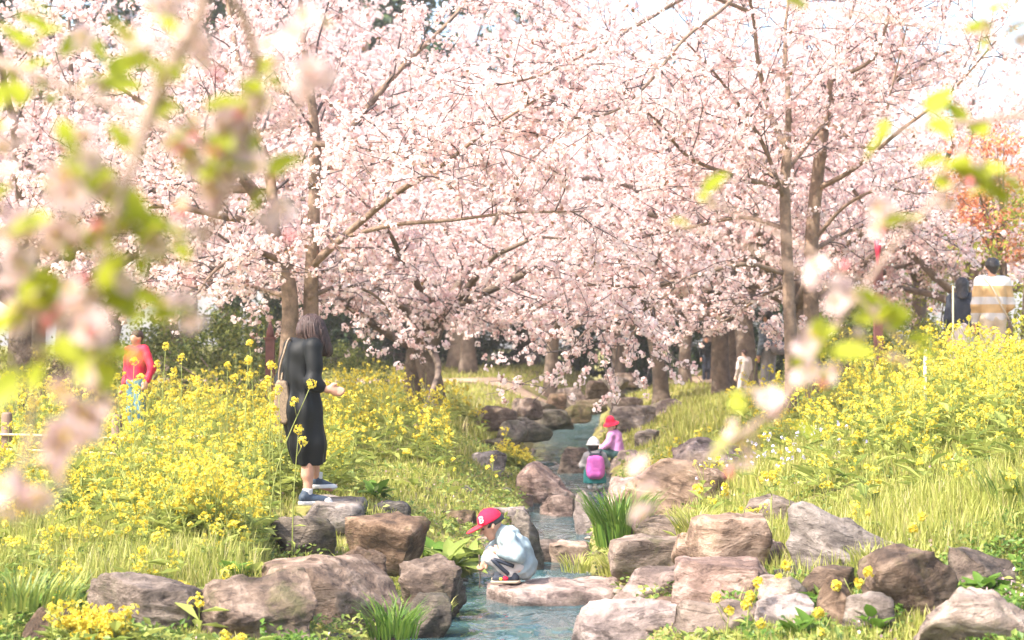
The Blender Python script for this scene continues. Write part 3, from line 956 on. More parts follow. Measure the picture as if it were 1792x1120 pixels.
def tree_right_b():
    d = 22.0
    x = (1428 - 896) / F_PX * d
    root = Vector((x, d, float(ground_h(x, d)) - 0.05))
    trunks = [px_limb(root, [(1424, 720, d), (1420, 560, d), (1420, 440, d), (1430, 320, d), (1442, 230, d)], 0.1, 0.07)]
    L = [([(1442, 230, d), (1455, 140, d), (1480, 60, d + .2), (1510, -40, d + .4)], .055, .01),
         ([(1432, 330, d), (1495, 295, d - .5), (1580, 225, d - 1), (1665, 160, d - 1.5), (1745, 70, d - 2)], .0351, .009),
         ([(1442, 235, d), (1410, 232, d), (1388, 250, d - .3), (1350, 280, d - .8)], .022, .008),
         ([(1425, 420, d), (1480, 360, d - .3), (1545, 330, d - .8), (1610, 340, d - 1.2)], .0281, .008),
         ([(1455, 140, d), (1530, 100, d - .3), (1560, 20, d - .5), (1600, -60, d - .7)], .03, .008),
         ([(1450, 170, d), (1520, 170, d + .5), (1620, 110, d + 1), (1720, 60, d + 1.5)], .03, .008),
         ([(1445, 210, d), (1530, 260, d - .4), (1560, 160, d - .6), (1590, 40, d - .8)], .0251, .008),
         ([(1420, 440, d), (1500, 400, d + 1), (1600, 400, d + 2), (1700, 430, d + 2.6)], .03, .008),
         ([(1442, 230, d), (1470, 150, d + 1), (1530, 60, d + 2), (1640, 0, d + 3)], .03, .008)]
    limbs = [px_limb(root, p, a, b) for p, a, b in L]
    ms = cherry_meshes(41, trunks, limbs, True, M['bark_pale'], sec_gap=0.2, sec_len=(0.6, 1.5), gap=0.10, ter_gap=0.23, start=.08)
    put_tree(ms, root.x, root.y, 0, 'slim pale cherry tree leaning right beside the Y forked one', z=root.z)


tree_left()
tree_right_a()
tree_right_b()


def tree_mid():
    d = 27.0
    x = (745 - 896) / F_PX * d
    root = Vector((x, d, float(ground_h(x, d)) - 0.05))
    trunks = [px_limb(root, [(724, 712, d + .3), (724, 650, d + .3), (728, 610, d + .2), (745, 575, d)], 0.15, 0.12),
              px_limb(root, [(764, 725, d), (756, 670, d), (744, 625, d), (758, 585, d), (772, 550, d)], 0.18, 0.12)]
    r = np.random.default_rng(51)
    limbs = []
    starts = [(745, 575, d), (772, 550, d), (728, 610, d + .2)]
    for i in range(11):
        a = 2 * math.pi * i / 11 + .2
        s = np.array(W(*starts[i % 3]) - root)
        e = r.uniform(0.15, 1.2)
        P = grow(r, s, (math.cos(a), math.sin(a), e), r.uniform(3.2, 4.6), 12, .1, (0, 0, -.05 if e > .5 else -.03))
        limbs.append((P, np.linspace(.075, .01, len(P))))
    ms = cherry_meshes(52, trunks, limbs, True, M['bark'], k=8, fr=0.024, cr=0.055, sec_gap=0.24, sec_len=(0.8, 1.8), gap=0.105, ter_gap=.24, start=.08, floor=0.95)
    put_tree(ms, root.x, root.y, 0, 'wide low cherry tree with two crossed trunks on the left lawn', z=root.z)


tree_mid()

TYPES = []
for s, (h0, n, L, sp, ln) in enumerate([(2.0, 8, 5.2, 1.0, .1), (1.8, 8, 5.6, 1.15, -.3), (2.3, 8, 5.8, .8, .2), (2.0, 7, 5.0, .9, -.1)]):
    t, l = generic_limbs(70 + s, h0, n, L, sp, ln)
    TYPES.append(cherry_meshes(90 + s, t, l, False, M['bark'], sec_gap=0.34, sec_len=(1.0, 2.4), ter_gap=0.30, ter_len=(.4, .95), gap=0.11, jit=.05, floor=1.45, fr=0.031, cr=0.075))

FAR = [  # px, d, type, rot, scale, label
    (1158, 36.5, 1, .6, 0.9, 'cherry tree leaning at the right bank, nearest the stream wall end'),
    (1198, 42.0, 3, 2.2, 0.8, 'thin cherry trunk between the leaning trees on the right bank'),
    (1264, 35.0, 0, 1.2, 1.0, 'stout brown cherry trunk leaning left on the right bank'),
    (1283, 38.0, 3, 4.0, 0.85, 'thin pale cherry trunk between two stout trunks'),
    (1310, 32.0, 2, 3.1, 1.0, 'thick mossy cherry trunk left of the man with the backpack'),
    (962, 46.0, 1, 2.0, 1.0, 'single cherry tree on the lawn beyond the stone wall'),
    (600, 60.0, 0, 3.6, 1.7, 'cherry tree behind the two crossed trunks'),
    (820, 50.0, 2, 1.6, 1.2, 'far cherry tree above the dirt path'),
    (1080, 52.0, 0, 5.0, 1.2, 'far cherry tree above the end of the stone wall'),
    (400, 56.0, 2, 0.4, 1.6, 'cherry tree behind the old tree on the left'),
    (180, 30.0, 1, 2.9, 0.95, 'cherry tree behind the child in red'),
    (40, 24.0, 0, 1.9, 0.95, 'cherry tree at the left edge behind green leaves'),
    (480, 58.0, 3, 5.5, 2.0, 'tall far cherry tree at upper left'),
    (800, 54.0, 3, 0.9, 1.5, 'cherry tree far beyond the path above the upper pool'),
    (1480, 44.0, 1, 4.4, 1.2, 'far cherry tree behind the two slim trunks'),
    (1600, 36.0, 2, 5.6, 0.95, 'cherry tree beyond the red post'),
    (1690, 30.0, 3, 2.5, 0.8, 'low cherry tree behind the couple on the path'),
    (1300, 58.0, 0, 0.2, 1.95, 'tall far cherry tree at upper right'),
    (700, 62.0, 1, 4.9, 2.1, 'farthest cherry tree on the left'),
    (1120, 64.0, 2, 3.9, 2.1, 'farthest cherry tree in the middle'),
    (120, 50.0, 2, 4.1, 1.8, 'far cherry tree at the left edge'),
    (300, 47.0, 1, 1.1, 1.5, 'tall cherry tree far behind the child in red'),
    (540, 64.0, 0, 0.7, 2.0, 'tall cherry tree far behind the woman in black'),
    (920, 60.0, 3, 2.7, 2.1, 'tall farthest cherry tree right of the middle'),
    (1250, 46.0, 2, 1.9, 1.3, 'cherry tree deep between the right bank trunks'),
    (-60, 34.0, 3, 3.0, 1.2, 'cherry tree cut by the left edge'),
    (1420, 31.0, 1, 0.3, 0.95, 'cherry tree close behind the two slim trunks'),
]
for px, d, t, rz, sc, lab in FAR:
    put_tree(TYPES[t], (px - 896) / F_PX * d, d, rz, lab, sc)


# ------------------------------------------------------------------ other trees and shrubs
def leaf_quads(r, P, N, s, asp=0.55, bend=0.0):
    """diamond leaves (two triangles as one quad) at P facing N"""
    A, B = basis(N)
    th = r.uniform(0, 2 * np.pi, len(P))[:, None]
    A, B = A * np.cos(th) + B * np.sin(th), -A * np.sin(th) + B * np.cos(th)
    s = np.asarray(s).reshape(-1, 1) * np.ones((len(P), 1))
    V = np.stack([P, P + A * s + B * s * asp + N * bend * s, P + A * s * 2, P + A * s - B * s * asp + N * bend * s], 1)
    return V.reshape(-1, 3), (np.arange(len(P)) * 4)[:, None] + np.arange(4)[None, :]


def bush_meshes(seed, rx, ry, h, clumps, per, ls, leafmat, h0=0.0, trunk_r=0.03, cr=0.3, stems=5, bark=None):
    r = np.random.default_rng(seed)
    c = unit(r.normal(size=(clumps, 3))) * (r.uniform(0.15, 1, (clumps, 1)) ** 0.45)
    c = c * np.array([rx, ry, (h - h0) / 2]) + np.array([0, 0, h0 + (h - h0) / 2])
    c += r.normal(size=c.shape) * 0.08 * rx
    csz = cr * r.uniform(0.6, 1.4, (clumps, 1))
    U = unit(r.normal(size=(clumps * per, 3)))
    P = np.repeat(c, per, 0) + U * np.repeat(csz, per, 0) * r.uniform(0.3, 1, (clumps * per, 1)) * np.array([1, 1, 0.75])
    P[:, 2] = np.maximum(P[:, 2], 0.03)
    N = unit(U + r.normal(size=U.shape) * 0.5 + np.array([0, 0, 0.5]))
    V, F = leaf_quads(r, P, N, ls * r.uniform(0.6, 1.3, len(P)), 0.5, 0.15)
    crown = build_mesh('crown', V, F, leafmat)
    br = []
    if h0 > 0.8:
        br.append((np.array([[0, 0, -.1], [0.03, 0, h0 * .6], [0, 0, h0 + (h - h0) * .5]]), np.array([trunk_r * 1.2, trunk_r, trunk_r * .4])))
        z0 = h0 * .8
    else:
        z0 = 0
    for k in range(stems):
        q = c[r.integers(clumps)]
        br.append((spline(np.array([[0, 0, z0 - .03], [q[0] * .35, q[1] * .35, z0 + (q[2] - z0) * .55], q]), sub=3), np.linspace(trunk_r * .6, .006, 7)))
    return {'stem': tubes_mesh('stem', br, 6, bark or M['bark']), 'crown': crown}


def put_bush(ms, x, y, rz, label, cat, name, scale=1.0, group=None, sz=1.0):
    root = obj(name, None, None, (x, y, float(ground_h(x, y)) - .03), (0, 0, rz))
    root.scale = (scale, scale, scale * sz)
    tag(root, label, cat, group)
    obj('trunk' if cat == 'tree' else 'stem', ms['stem'], root)
    tag(obj('crown' if cat == 'tree' else 'foliage', ms['crown'], root), kind='stuff')


EG = [bush_meshes(200 + k, 4.2, 4.2, 15, 80, 130, 0.17, M['evergreen'], 2.0, 0.3, 1.3, 10) for k in range(2)]
for k, (px, d, rz, sc) in enumerate([(60, 62, 0, 1.1), (330, 70, 1, 1.15), (560, 74, 2, 1.3), (760, 72, 3, 1.25), (960, 80, 4, 1.0), (1180, 84, 5, .95), (-120, 56, 2.5, 1.0)]):
    put_bush(EG[k % 2], (px - 896) / F_PX * d, d, rz, 'dark evergreen tree behind the blossom, %s from the left' % ('second', 'third', 'fourth', 'fifth', 'sixth', 'seventh', 'first')[k],
             'tree', 'evergreen_tree', sc, 'evergreen trees behind the cherries')
HG = [bush_meshes(210 + k, 2.3, 1.0, 2.4, 34, 120, 0.075, M['evergreen'], 0, 0.05, 0.5, 6) for k in range(2)]
for k, (px, d, sc) in enumerate([(560, 55, 1.0), (650, 56, 1.1), (740, 57, .95), (830, 58, 1.05), (920, 60, 1.0), (1020, 62, 1.2), (1130, 62, 1.2), (1230, 60, 1.1), (1330, 52, 1.2), (1400, 48, 1.1), (480, 52, 1.1)]):
    put_bush(HG[k % 2], (px - 896) / F_PX * d, d, k * .3, 'dark green hedge bush at the far lawn edge, %s from the left' % (
        'second', 'third', 'fourth', 'fifth', 'sixth', 'seventh', 'eighth', 'ninth', 'tenth', 'eleventh', 'first')[k], 'bush', 'hedge_bush', sc, 'hedge behind the lawn')
SH = [bush_meshes(220 + k, 1.0, 0.8, 1.5, 30, 90, 0.035, M['shrub'], 0, 0.03, 0.3, 6) for k in range(2)]
for k, (px, d, sc, lab) in enumerate([(400, 26, 1.05, 'olive green shrub left of the old cherry tree'), (330, 29, 1.2, 'olive shrub behind the tall yellow flowers'),
                                      (445, 30, 1.1, 'shrub at the foot of the old cherry tree'), (620, 33, .8, 'low dark shrub right of the woman in black'),
                                      (250, 30, 1.2, 'shrub behind the child in red'), (1480, 27, .9, 'green shrub left of the red post'), (1585, 28, .8, 'green shrub right of the red post'), (1630, 40, 1.9, 'large green shrub beyond the path behind the couple'), (1545, 42, 1.9, 'large green shrub far behind the red post')]):
    put_bush(SH[k % 2], (px - 896) / F_PX * d, d, k, lab, 'shrub', 'shrub', sc)
DB = bush_meshes(230, 1.1, .8, 1.3, 26, 80, 0.03, M['dry_brush'], 0, 0.02, .32, 14)
for px, d, sc, lab in [(40, 24, 1.1, 'dry brown brushwood at the left edge'), (150, 25, 1.0, 'dry brushwood left of the child in red')]:
    put_bush(DB, (px - 896) / F_PX * d, d, px, lab, 'shrub', 'shrub', sc)
BS = bush_meshes(240, .9, .9, 3.2, 34, 70, 0.04, M['bright_shrub'], .4, 0.05, .38, 8)
for px, d, sc, lab in [(1785, 26, 1.0, 'yellow green young tree at the right edge behind the couple'), (1640, 33, .8, 'yellow green young tree beyond the path')]:
    put_bush(BS, (px - 896) / F_PX * d, d, px, lab, 'tree', 'young_tree', sc)
MP = bush_meshes(250, 1.1, 1.0, 4.9, 40, 90, 0.045, M['rust_leaf'], 2.2, 0.07, .4, 9)
put_bush(MP, (1755 - 896) / F_PX * 27, 27, 0, 'small tree with orange red young leaves at the right edge', 'tree', 'maple_tree', .88)


# ------------------------------------------------------------------ ground cover
def scatter(r, n, y0, y1, power=1.0, margin=0.5):
    """points in the strip of ground the photograph looks over, thinner with distance"""
    u = r.uniform(0, 1, n)
    y = y0 * (y1 / y0) ** (u ** power)
    x = r.uniform(-1, 1, n) * (0.285 * y + margin)
    return x, y


def bank_t(x, y):
    return np.abs(x - pl(y, CX)) - pl(y, HW)


def blades(r, X, Y, Hh, Wd, lean=0.35):
    n = len(X)
    Z = ground_h(X, Y) - 0.01
    a = r.uniform(0, 2 * np.pi, n)
    b = a + r.normal(size=n) * 0.6 + np.pi / 2
    side = np.stack([np.cos(a), np.sin(a), np.zeros(n)], 1) * Wd[:, None]
    ln = np.stack([np.cos(b), np.sin(b), np.zeros(n)], 1) * (Hh * lean * r.uniform(0.2, 1.3, n))[:, None]
    P = np.stack([X, Y, Z], 1)
    up = np.zeros((n, 3))
    up[:, 2] = Hh
    mid = P + ln * 0.3 + up * 0.55
    tip = P + ln + up
    V = np.stack([P - side, P + side, mid - side * .75, mid + side * .75, tip], 1)
    f = np.array([[0, 1, 3], [0, 3, 2], [2, 3, 4]])
    F = (np.arange(n) * 5)[:, None, None] + f[None]
    return V.reshape(-1, 3), F.reshape(-1, 3)


def make_grass():
    r = np.random.default_rng(301)
    x, y = scatter(r, 190000, 9.2, 31, 0.95)
    keep = (bank_t(x, y) > 0.10) & ~on_rock(x, y, -.04) & ~((np.abs(x / y - 0.045) < 0.012) & (y > 17) & (y < 26)) & (near_path(x, y) > 0) & (fnoise(x, y, 1.1, 8) > -0.75)
    x, y = x[keep], y[keep]
    patch = 0.5 + 0.5 * fnoise(x, y, 0.9, 6)
    h = (0.10 + 0.20 * patch) * r.uniform(0.5, 1.25, len(x)) * np.clip(bank_t(x, y) + 0.3, 0.35, 1)
    low = ((x / y > -0.133) & (x / y < 0.0) & (y < 25)) | ((x / y < 0.085) & (x > pl(y, CX))) | (y < 11.2)
    h = h * np.where(low, 0.45, 1)
    w = (0.0018 + 0.00028 * y) * r.uniform(0.7, 1.3, len(x))
    V, F = blades(r, x, y, h, w)
    print('grass', len(F))
    tag(obj('grass', build_mesh('grass', V, F, M['grass'])), 'fresh yellow green grass covering both banks', 'grass', kind='stuff')
    x, y = scatter(r, 50000, 29, 60, 0.9, 2)
    keep = (bank_t(x, y) > 0.15) & ~on_rock(x, y) & (near_path(x, y) > 0.1)
    x, y = x[keep], y[keep]
    V, F = blades(r, x, y, r.uniform(0.05, 0.17, len(x)), 0.014 * r.uniform(.7, 1.6, len(x)))
    tag(obj('lawn_grass', build_mesh('lawn_grass', V, F, M['grass'])), 'short lawn grass around the dirt path and far trees', 'grass', kind='stuff')


make_grass()


def rape_density(x, y):
    t = bank_t(x, y)
    left = x < pl(y, CX)
    pt = fnoise(x, y, 0.9, 9)
    dl = np.clip((y - 11.0) / 3.0, 0.25, 1) * np.clip((t - 0.25) / 1.0, 0, 1) * np.clip(0.75 + 0.7 * pt, 0.1, 1) * np.clip((29.5 - y) / 2, 0, 1)
    dl = dl * np.where((y > 24) & (x < -2.6), 0.25, 1)
    dr = np.clip((t - 1.3) / 2.6, 0.04, 1) * np.clip((y - 11.5) / 3.5, 0.05, 1) * np.clip(0.8 + 0.6 * pt, 0.1, 1) * np.clip((27.5 - y) / 2, 0, 1)
    b = x / y
    dl = dl * np.where((b > -0.133) & (y < 15.9), 0.0, 1) * np.where((b > -0.085) & (y < 18.5), 0.06, 1) * np.where((b > -0.035) & (y < 25), 0.05, 1)
    dl = dl * np.where((np.abs(b + 0.205) < 0.013) & (y < 20.6), np.where(y > 19.5, 0.0, 0.55), 1)
    dr = dr * (t > 0.3) * np.where((b < 0.075) & (y > 17), 0.0, 1) * np.where(y < 13, 0.4, 1)
    return np.where(left, dl * 0.48, dr * 0.72)


def rape_plants(r, x, y, hgt, petals=11, heads=4, fs=0.0125, leaves=6):
    """stems, leaves and flower heads of many rapeseed plants"""
    n = len(x)
    z = ground_h(x, y)
    base = np.stack([x, y, z], 1)
    lean = r.normal(size=(n, 2)) * 0.10 * hgt[:, None]
    top = base + np.stack([lean[:, 0], lean[:, 1], hgt], 1)
    stems_a, stems_b = [base], [top]
    H = [top]
    for k in range(heads - 1):
        f = r.uniform(0.45, 0.8, n)[:, None]
        p = base + (top - base) * f
        a = r.uniform(0, 2 * np.pi, n)
        q = p + np.stack([np.cos(a) * hgt * .17, np.sin(a) * hgt * .17, hgt * r.uniform(0.12, 0.36, n)], 1)
        stems_a.append(p)
        stems_b.append(q)
        H.append(q)
    SA, SB = np.concatenate(stems_a), np.concatenate(stems_b)
    wd = 0.0032
    sv = []
    for ax in ((1, 0, 0), (0, 1, 0)):
        s = np.array(ax) * wd
        sv.append(np.stack([SA - s, SA + s, SB + s * .6, SB - s * .6], 1).reshape(-1, 3))
    SV = np.concatenate(sv)
    SF = np.arange(len(SV)).reshape(-1, 4)
    lf = r.uniform(0.05, 0.75, (n, leaves, 1)) ** 1.2
    LP = (base[:, None] + (top - base)[:, None] * lf).reshape(-1, 3)
    a = r.uniform(0, 2 * np.pi, len(LP))
    L = (0.05 + 0.075 * (1 - lf.reshape(-1))) * r.uniform(0.7, 1.3, len(LP))
    D = np.stack([np.cos(a), np.sin(a), r.uniform(-0.1, 0.8, len(LP))], 1)
    Sd = np.stack([-np.sin(a), np.cos(a), np.zeros(len(LP))], 1)
    mid = LP + D * L[:, None]
    tip = mid + (D - np.array([0, 0, 0.5])) * L[:, None] * 0.9
    LV = np.stack([LP, mid + Sd * (L * .38)[:, None], tip, mid - Sd * (L * .38)[:, None]], 1).reshape(-1, 3)
    LF = np.arange(len(LV)).reshape(-1, 4)
    HC = np.concatenate(H)
    HC = HC[r.uniform(size=len(HC)) < 0.9]
    m = len(HC) * petals
    U = unit(r.normal(size=(m, 3)) + np.array([0, 0, 0.45]))
    rad = np.repeat(r.uniform(0.011, 0.039, len(HC)), petals)[:, None]
    PP = np.repeat(HC, petals, 0) + U * rad * np.array([1, 1, .85])
    N = unit(U + r.normal(size=U.shape) * 0.4)
    A, B = basis(N)
    s = fs * r.uniform(0.75, 1.3, (m, 1))
    PV = np.stack([PP - A * s, PP - B * s + N * s * .3, PP + A * s, PP + B * s + N * s * .3], 1).reshape(-1, 3)
    PF = np.arange(len(PV)).reshape(-1, 4)
    V = np.concatenate([SV, LV, PV])
    F = np.concatenate([SF, LF + len(SV), PF + len(SV) + len(LV)])
    mi = np.concatenate([np.zeros(len(SF)), np.ones(len(LF)), np.full(len(PF), 2)])
    return V, F, mi


RAPE_MATS = [M['rape_stem'], M['rape_leaf'], M['rape_petal']]


def make_rape():
    r = np.random.default_rng(311)
    for name, side, label in (('rapeseed_field', -1, 'yellow rapeseed flowers filling the left bank'), ('rapeseed_field', 1, 'yellow rapeseed flowers covering the right slope')):
        x, y = scatter(r, 14500, 9.0, 30, 1.0, 0.6)
        sd = np.sign(x - pl(y, CX)) == side
        keep = sd & (r.uniform(size=len(x)) < rape_density(x, y)) & ~on_rock(x, y, .03) & (near_path(x, y) > 0.1)
        # leave the standing woman and the child in red clear of stems
        keep &= np.hypot(x + 1.67, y - 15.2) > 0.45
        x, y = x[keep], y[keep]
        h = (0.32 + 0.58 * r.uniform(0, 1, len(x)) ** 1.3) * np.clip((y - 8) / 7, .45, 1) * (0.9 + 0.2 * fnoise(x, y, 1.3, 4)) * np.clip(0.45 + 0.35 * bank_t(x, y), .5, 1)
        nr = y < 17
        parts = [rape_plants(r, x[nr], y[nr], h[nr], 15, 4, 0.0098, 6), rape_plants(r, x[~nr], y[~nr], h[~nr], 9, 4, 0.014, 4)]
        V = np.concatenate([p[0] for p in parts])
        F = np.concatenate([parts[0][1], parts[1][1] + len(parts[0][0])])
        mi = np.concatenate([p[2] for p in parts])
        print('rape', len(x), len(F))
        tag(obj(name, build_mesh(name, V, F, RAPE_MATS, mi)), label, 'flowers', kind='stuff')


make_rape()


def make_weeds():
    r = np.random.default_rng(321)
    x, y = scatter(r, 90000, 9.0, 27, 1.0)
    t = bank_t(x, y)
    pt = fnoise(x, y, 1.7, 12)
    keep = (t > 0.0) & ~((np.abs(x / y - 0.045) < 0.012) & (y > 17) & (y < 26)) & (r.uniform(size=len(x)) < np.clip(0.9 - 0.25 * t + 0.5 * pt, 0.12, 1)) & ~on_rock(x, y, -.02) & (near_path(x, y) > 0)
    x, y = x[keep], y[keep]
    P = np.stack([x, y, ground_h(x, y) + r.uniform(0.01, 0.14, len(x)) * np.clip(0.6 + pt[keep], .2, 1.4)], 1)
    N = unit(r.normal(size=P.shape) * 0.5 + np.array([0, -.2, 1]))
    V, F = leaf_quads(r, P, N, r.uniform(0.014, 0.036, len(P)), 0.55, 0.2)
    tag(obj('weeds', build_mesh('weeds', V, F, M['weed'])), 'leafy green weeds between the rocks', 'weeds', kind='stuff')
    # darker ivy-like leaves in the two front corners
    n = 26000
    x = np.concatenate([r.uniform(1.3, 3.3, n // 2), r.uniform(-3.2, -1.1, n // 2)])
    y = r.uniform(9.2, 12.0, n)
    keep = (fnoise(x, y, 2.4, 21) > np.where(x > 0, -.15, .1)) & ~on_rock(x, y, -.05) & (bank_t(x, y) > .1)
    x, y = x[keep], y[keep]
    P = np.stack([x, y, ground_h(x, y) + r.uniform(.02, .17, len(x)) * (0.6 + 0.5 * fnoise(x, y, 3.1, 5))], 1)
    V, F = leaf_quads(r, P, unit(r.normal(size=P.shape) * .55 + np.array([-.2, -.3, 1])), r.uniform(.012, .03, len(P)), .6, .2)
    tag(obj('ground_ivy', build_mesh('ground_ivy', V, F, M['lush'])), 'dark green creeping leaves in the front corners of both banks', 'weeds', kind='stuff')
    # fallen petals
    n = 5200
    x, y = scatter(r, n, 8.6, 50, 1.0)
    keep = (bank_t(x, y) > -0.05) & (fnoise(x, y, 1.3, 15) > 0.15)
    xs = np.concatenate([x[keep], r.normal(2.42, .22, 260), r.normal(2.72, .15, 200), r.normal(1.0, 1.2, 500)])
    ys = np.concatenate([y[keep], r.normal(11.6, .25, 260), r.normal(10.4, .2, 200), r.normal(39, 3, 500)])
    C = np.stack([xs, ys, ground_h(xs, ys) + r.uniform(.02, .12, len(xs))], 1)
    C = C[bank_t(xs, ys) > -0.05]
    V, F = blossoms(r, C, 1, 0.010, 0.01, False)
    tag(obj('fallen_petals', build_mesh('fallen_petals', V, F, M['fallen_petal'])), 'pale pink petals fallen on the grass', 'petals', kind='stuff')
    # little violet flowers on the right slope
    x, y = r.normal(2.3, .35, 60), r.normal(16.2, .6, 60)
    C = np.stack([x, y, ground_h(x, y) + r.uniform(.2, .5, 60)], 1)
    V, F = blossoms(r, C, 4, 0.012, 0.02, False)
    tag(obj('violet_flowers', build_mesh('violet_flowers', V, F, M['violet_petal'])), 'few pale violet flowers among the rapeseed on the right slope', 'flowers', kind='stuff')


make_weeds()


# single plants that can be told apart
def rape_single(px, py, d, label, lean=0.0, big=1.0, group='tall rapeseed stems in front of the field'):
    """one tall rapeseed plant whose top flower shows at (px, py)"""
    r = np.random.default_rng(int(px * 7 + py))
    top = W(px, py, d)
    bx = top.x - lean
    z0 = float(ground_h(bx, d))
    root = obj('rapeseed_plant', None, None, (bx, d, z0))
    tag(root, label, 'flower', group)
    h = top.z - z0
    P = spline(np.array([[0, 0, -.02], [lean * .25, 0, h * .5], [lean, 0, h]]), sub=5)
    obj('stem', build_mesh('stem', *tube(P, np.linspace(.006, .0025, len(P)), 5), M['rape_stem'], smooth=True), root)
    heads = [P[-1]]
    for k in range(2):
        i = len(P) - 3 - k * 2
        a = r.uniform(0, 6.28)
        q = P[i] + np.array([math.cos(a) * .07, math.sin(a) * .05, .10 + .03 * r.uniform()])
        B = np.array([P[i], P[i] * .5 + q * .5 + np.array([0, 0, -.01]), q])
        obj('branch', build_mesh('branch', *tube(B, np.array([.003, .0025, .002]), 4), M['rape_stem'], smooth=True), root)
        if k == 0 or big > 1:
            heads.append(q)
    for q in heads:
        n = 34
        U = unit(r.normal(size=(n, 3)) + np.array([0, 0, .35]))
        PP = q + U * 0.036 * big * r.uniform(.6, 1.05, (n, 1))
        A, Bv = basis(unit(U + r.normal(size=U.shape) * .3))
        N = U
        s = 0.0125 * r.uniform(.8, 1.25, (n, 1))
        V = np.stack([PP - A * s, PP - Bv * s + N * s * .4, PP + A * s, PP + Bv * s + N * s * .4], 1).reshape(-1, 3)
        obj('flower_head', build_mesh('flower_head', V, np.arange(len(V)).reshape(-1, 4), M['rape_petal']), root)
    for k in range(5):
        i = 1 + k
        a = r.uniform(0, 6.28)
        V, F = leaf_quads(r, np.array([[0, 0, 0.]]), np.array([[0, 0, 1.]]), 0.055, .3, .2)
        obj('leaf', build_mesh('leaf', V, F, M['rape_leaf']), root, P[i], (r.uniform(-.6, .6), r.uniform(-.6, .2), a))


for px, py, d, ln, big, lab in [
    (290, 606, 16.5, .05, 1.0, 'tall yellow rapeseed stem rising right of the child in red, tallest there'),
    (318, 628, 16.3, .0, 1.2, 'double headed rapeseed stem between the child in red and the woman'),
    (437, 600, 17.0, -.05, 1.0, 'rapeseed stem against the dark shrub left of the old cherry'),
    (434, 632, 15.8, .03, 1.0, 'rapeseed stem left of the woman in black at shoulder height'),
    (398, 640, 16.0, .0, 1.0, 'rapeseed stem halfway between the child in red and the woman'),
    (235, 632, 15.6, .03, 1.0, 'rapeseed stem crossing the red jacket'),
    (205, 660, 15.5, -.04, 1.0, 'rapeseed stem left of the red jacket'),
    (240, 682, 15.2, .02, 1.2, 'rapeseed stem in front of the jeans of the child in red'),
    (545, 672, 13.9, .34, 1.0, 'leaning rapeseed stem crossing the black dress at the waist'),
    (523, 752, 13.8, .05, 1.0, 'rapeseed stem in front of the black dress at the thigh'),
    (475, 640, 14.6, .02, 1.2, 'rapeseed stem beside the bag of the woman in black'),
    (488, 682, 14.4, -.02, 1.0, 'rapeseed stem in front of the beige bag'),
    (470, 665, 14.8, -.05, 1.0, 'rapeseed stem left of the beige bag'),
    (215, 765, 14.5, .02, 1.0, 'rapeseed stem in front of the fence post'),
    (345, 670, 15.9, .02, 1.0, 'rapeseed stem above the yellow patch on the left'),
    (1352, 832, 12.6, .02, 1.0, 'lone yellow flower stem at the edge of the right grass'),
]:
    rape_single(px, py, d, lab, ln, big)
SMALL_Y = [(1362, 1012, 10.9, 'yellow flower just below the small dark rounded stone'), (1502, 1020, 10.2, 'yellow flower at the top of the narrow upright stone'),
           (1478, 1046, 10.2, 'yellow flower beside the narrow upright stone'), (1312, 1042, 10.5, 'yellow flower in front of the broad sunlit ledge'),
           (1276, 1068, 10.4, 'leftmost yellow flower on the lowest ledge'), (1330, 1090, 10.2, 'yellow flower right of the lowest ledge rock'),
           (1436, 1108, 9.9, 'yellow flower at the bottom edge under the narrow stone'), (1596, 924, 11.4, 'yellow flower above the big leaning brown boulder'),
           (1225, 858, 14.5, 'left yellow flower beside the large streaked rock'), (1268, 862, 14.3, 'right yellow flower near the large streaked rock')]
for px, py, d, lab in SMALL_Y:
    rape_single(px, py, d, lab, .02, .8, 'small yellow flowers on the right rocks')


def blade_tuft(name, label, px, py, d, n, h, rad, mname, width=0.006, lean=.5, cat='grass clump', seed=0):
    r = np.random.default_rng(seed + int(px))
    c = W(px, py, d)
    z = float(ground_h(c.x, c.y))
    c.z = max(min(c.z, z + .4), z) if abs(c.z - z) < .6 else z
    a = r.uniform(0, 6.283, n)
    q = np.sqrt(r.uniform(0, 1, n)) * rad
    P = np.stack([np.cos(a) * q, np.sin(a) * q, np.zeros(n)], 1)
    hh = h * r.uniform(.55, 1.1, n)
    out = np.stack([np.cos(a + r.normal(size=n) * .5), np.sin(a + r.normal(size=n) * .5), np.zeros(n)], 1)
    sd = np.stack([-out[:, 1], out[:, 0], np.zeros(n)], 1) * width
    V = []
    for f, k in ((0, 1.), (.45, 1.), (.8, .7), (1., .12)):
        p = P + out * (hh * lean * f ** 2 * r.uniform(.9, 1.1, n))[:, None]
        p[:, 2] = hh * (f - .28 * lean * f ** 3)
        V += [p - sd * k, p + sd * k]
    V = np.stack(V, 1).reshape(-1, 3)
    f = np.array([[0, 1, 3, 2], [2, 3, 5, 4], [4, 5, 7, 6]])
    F = ((np.arange(n) * 8)[:, None, None] + f[None]).reshape(-1, 4)
    o = obj(name, None, None, c)
    tag(o, label, cat)
    tag(obj('blades', build_mesh('blades', V, F, M[mname]), o), kind='stuff')


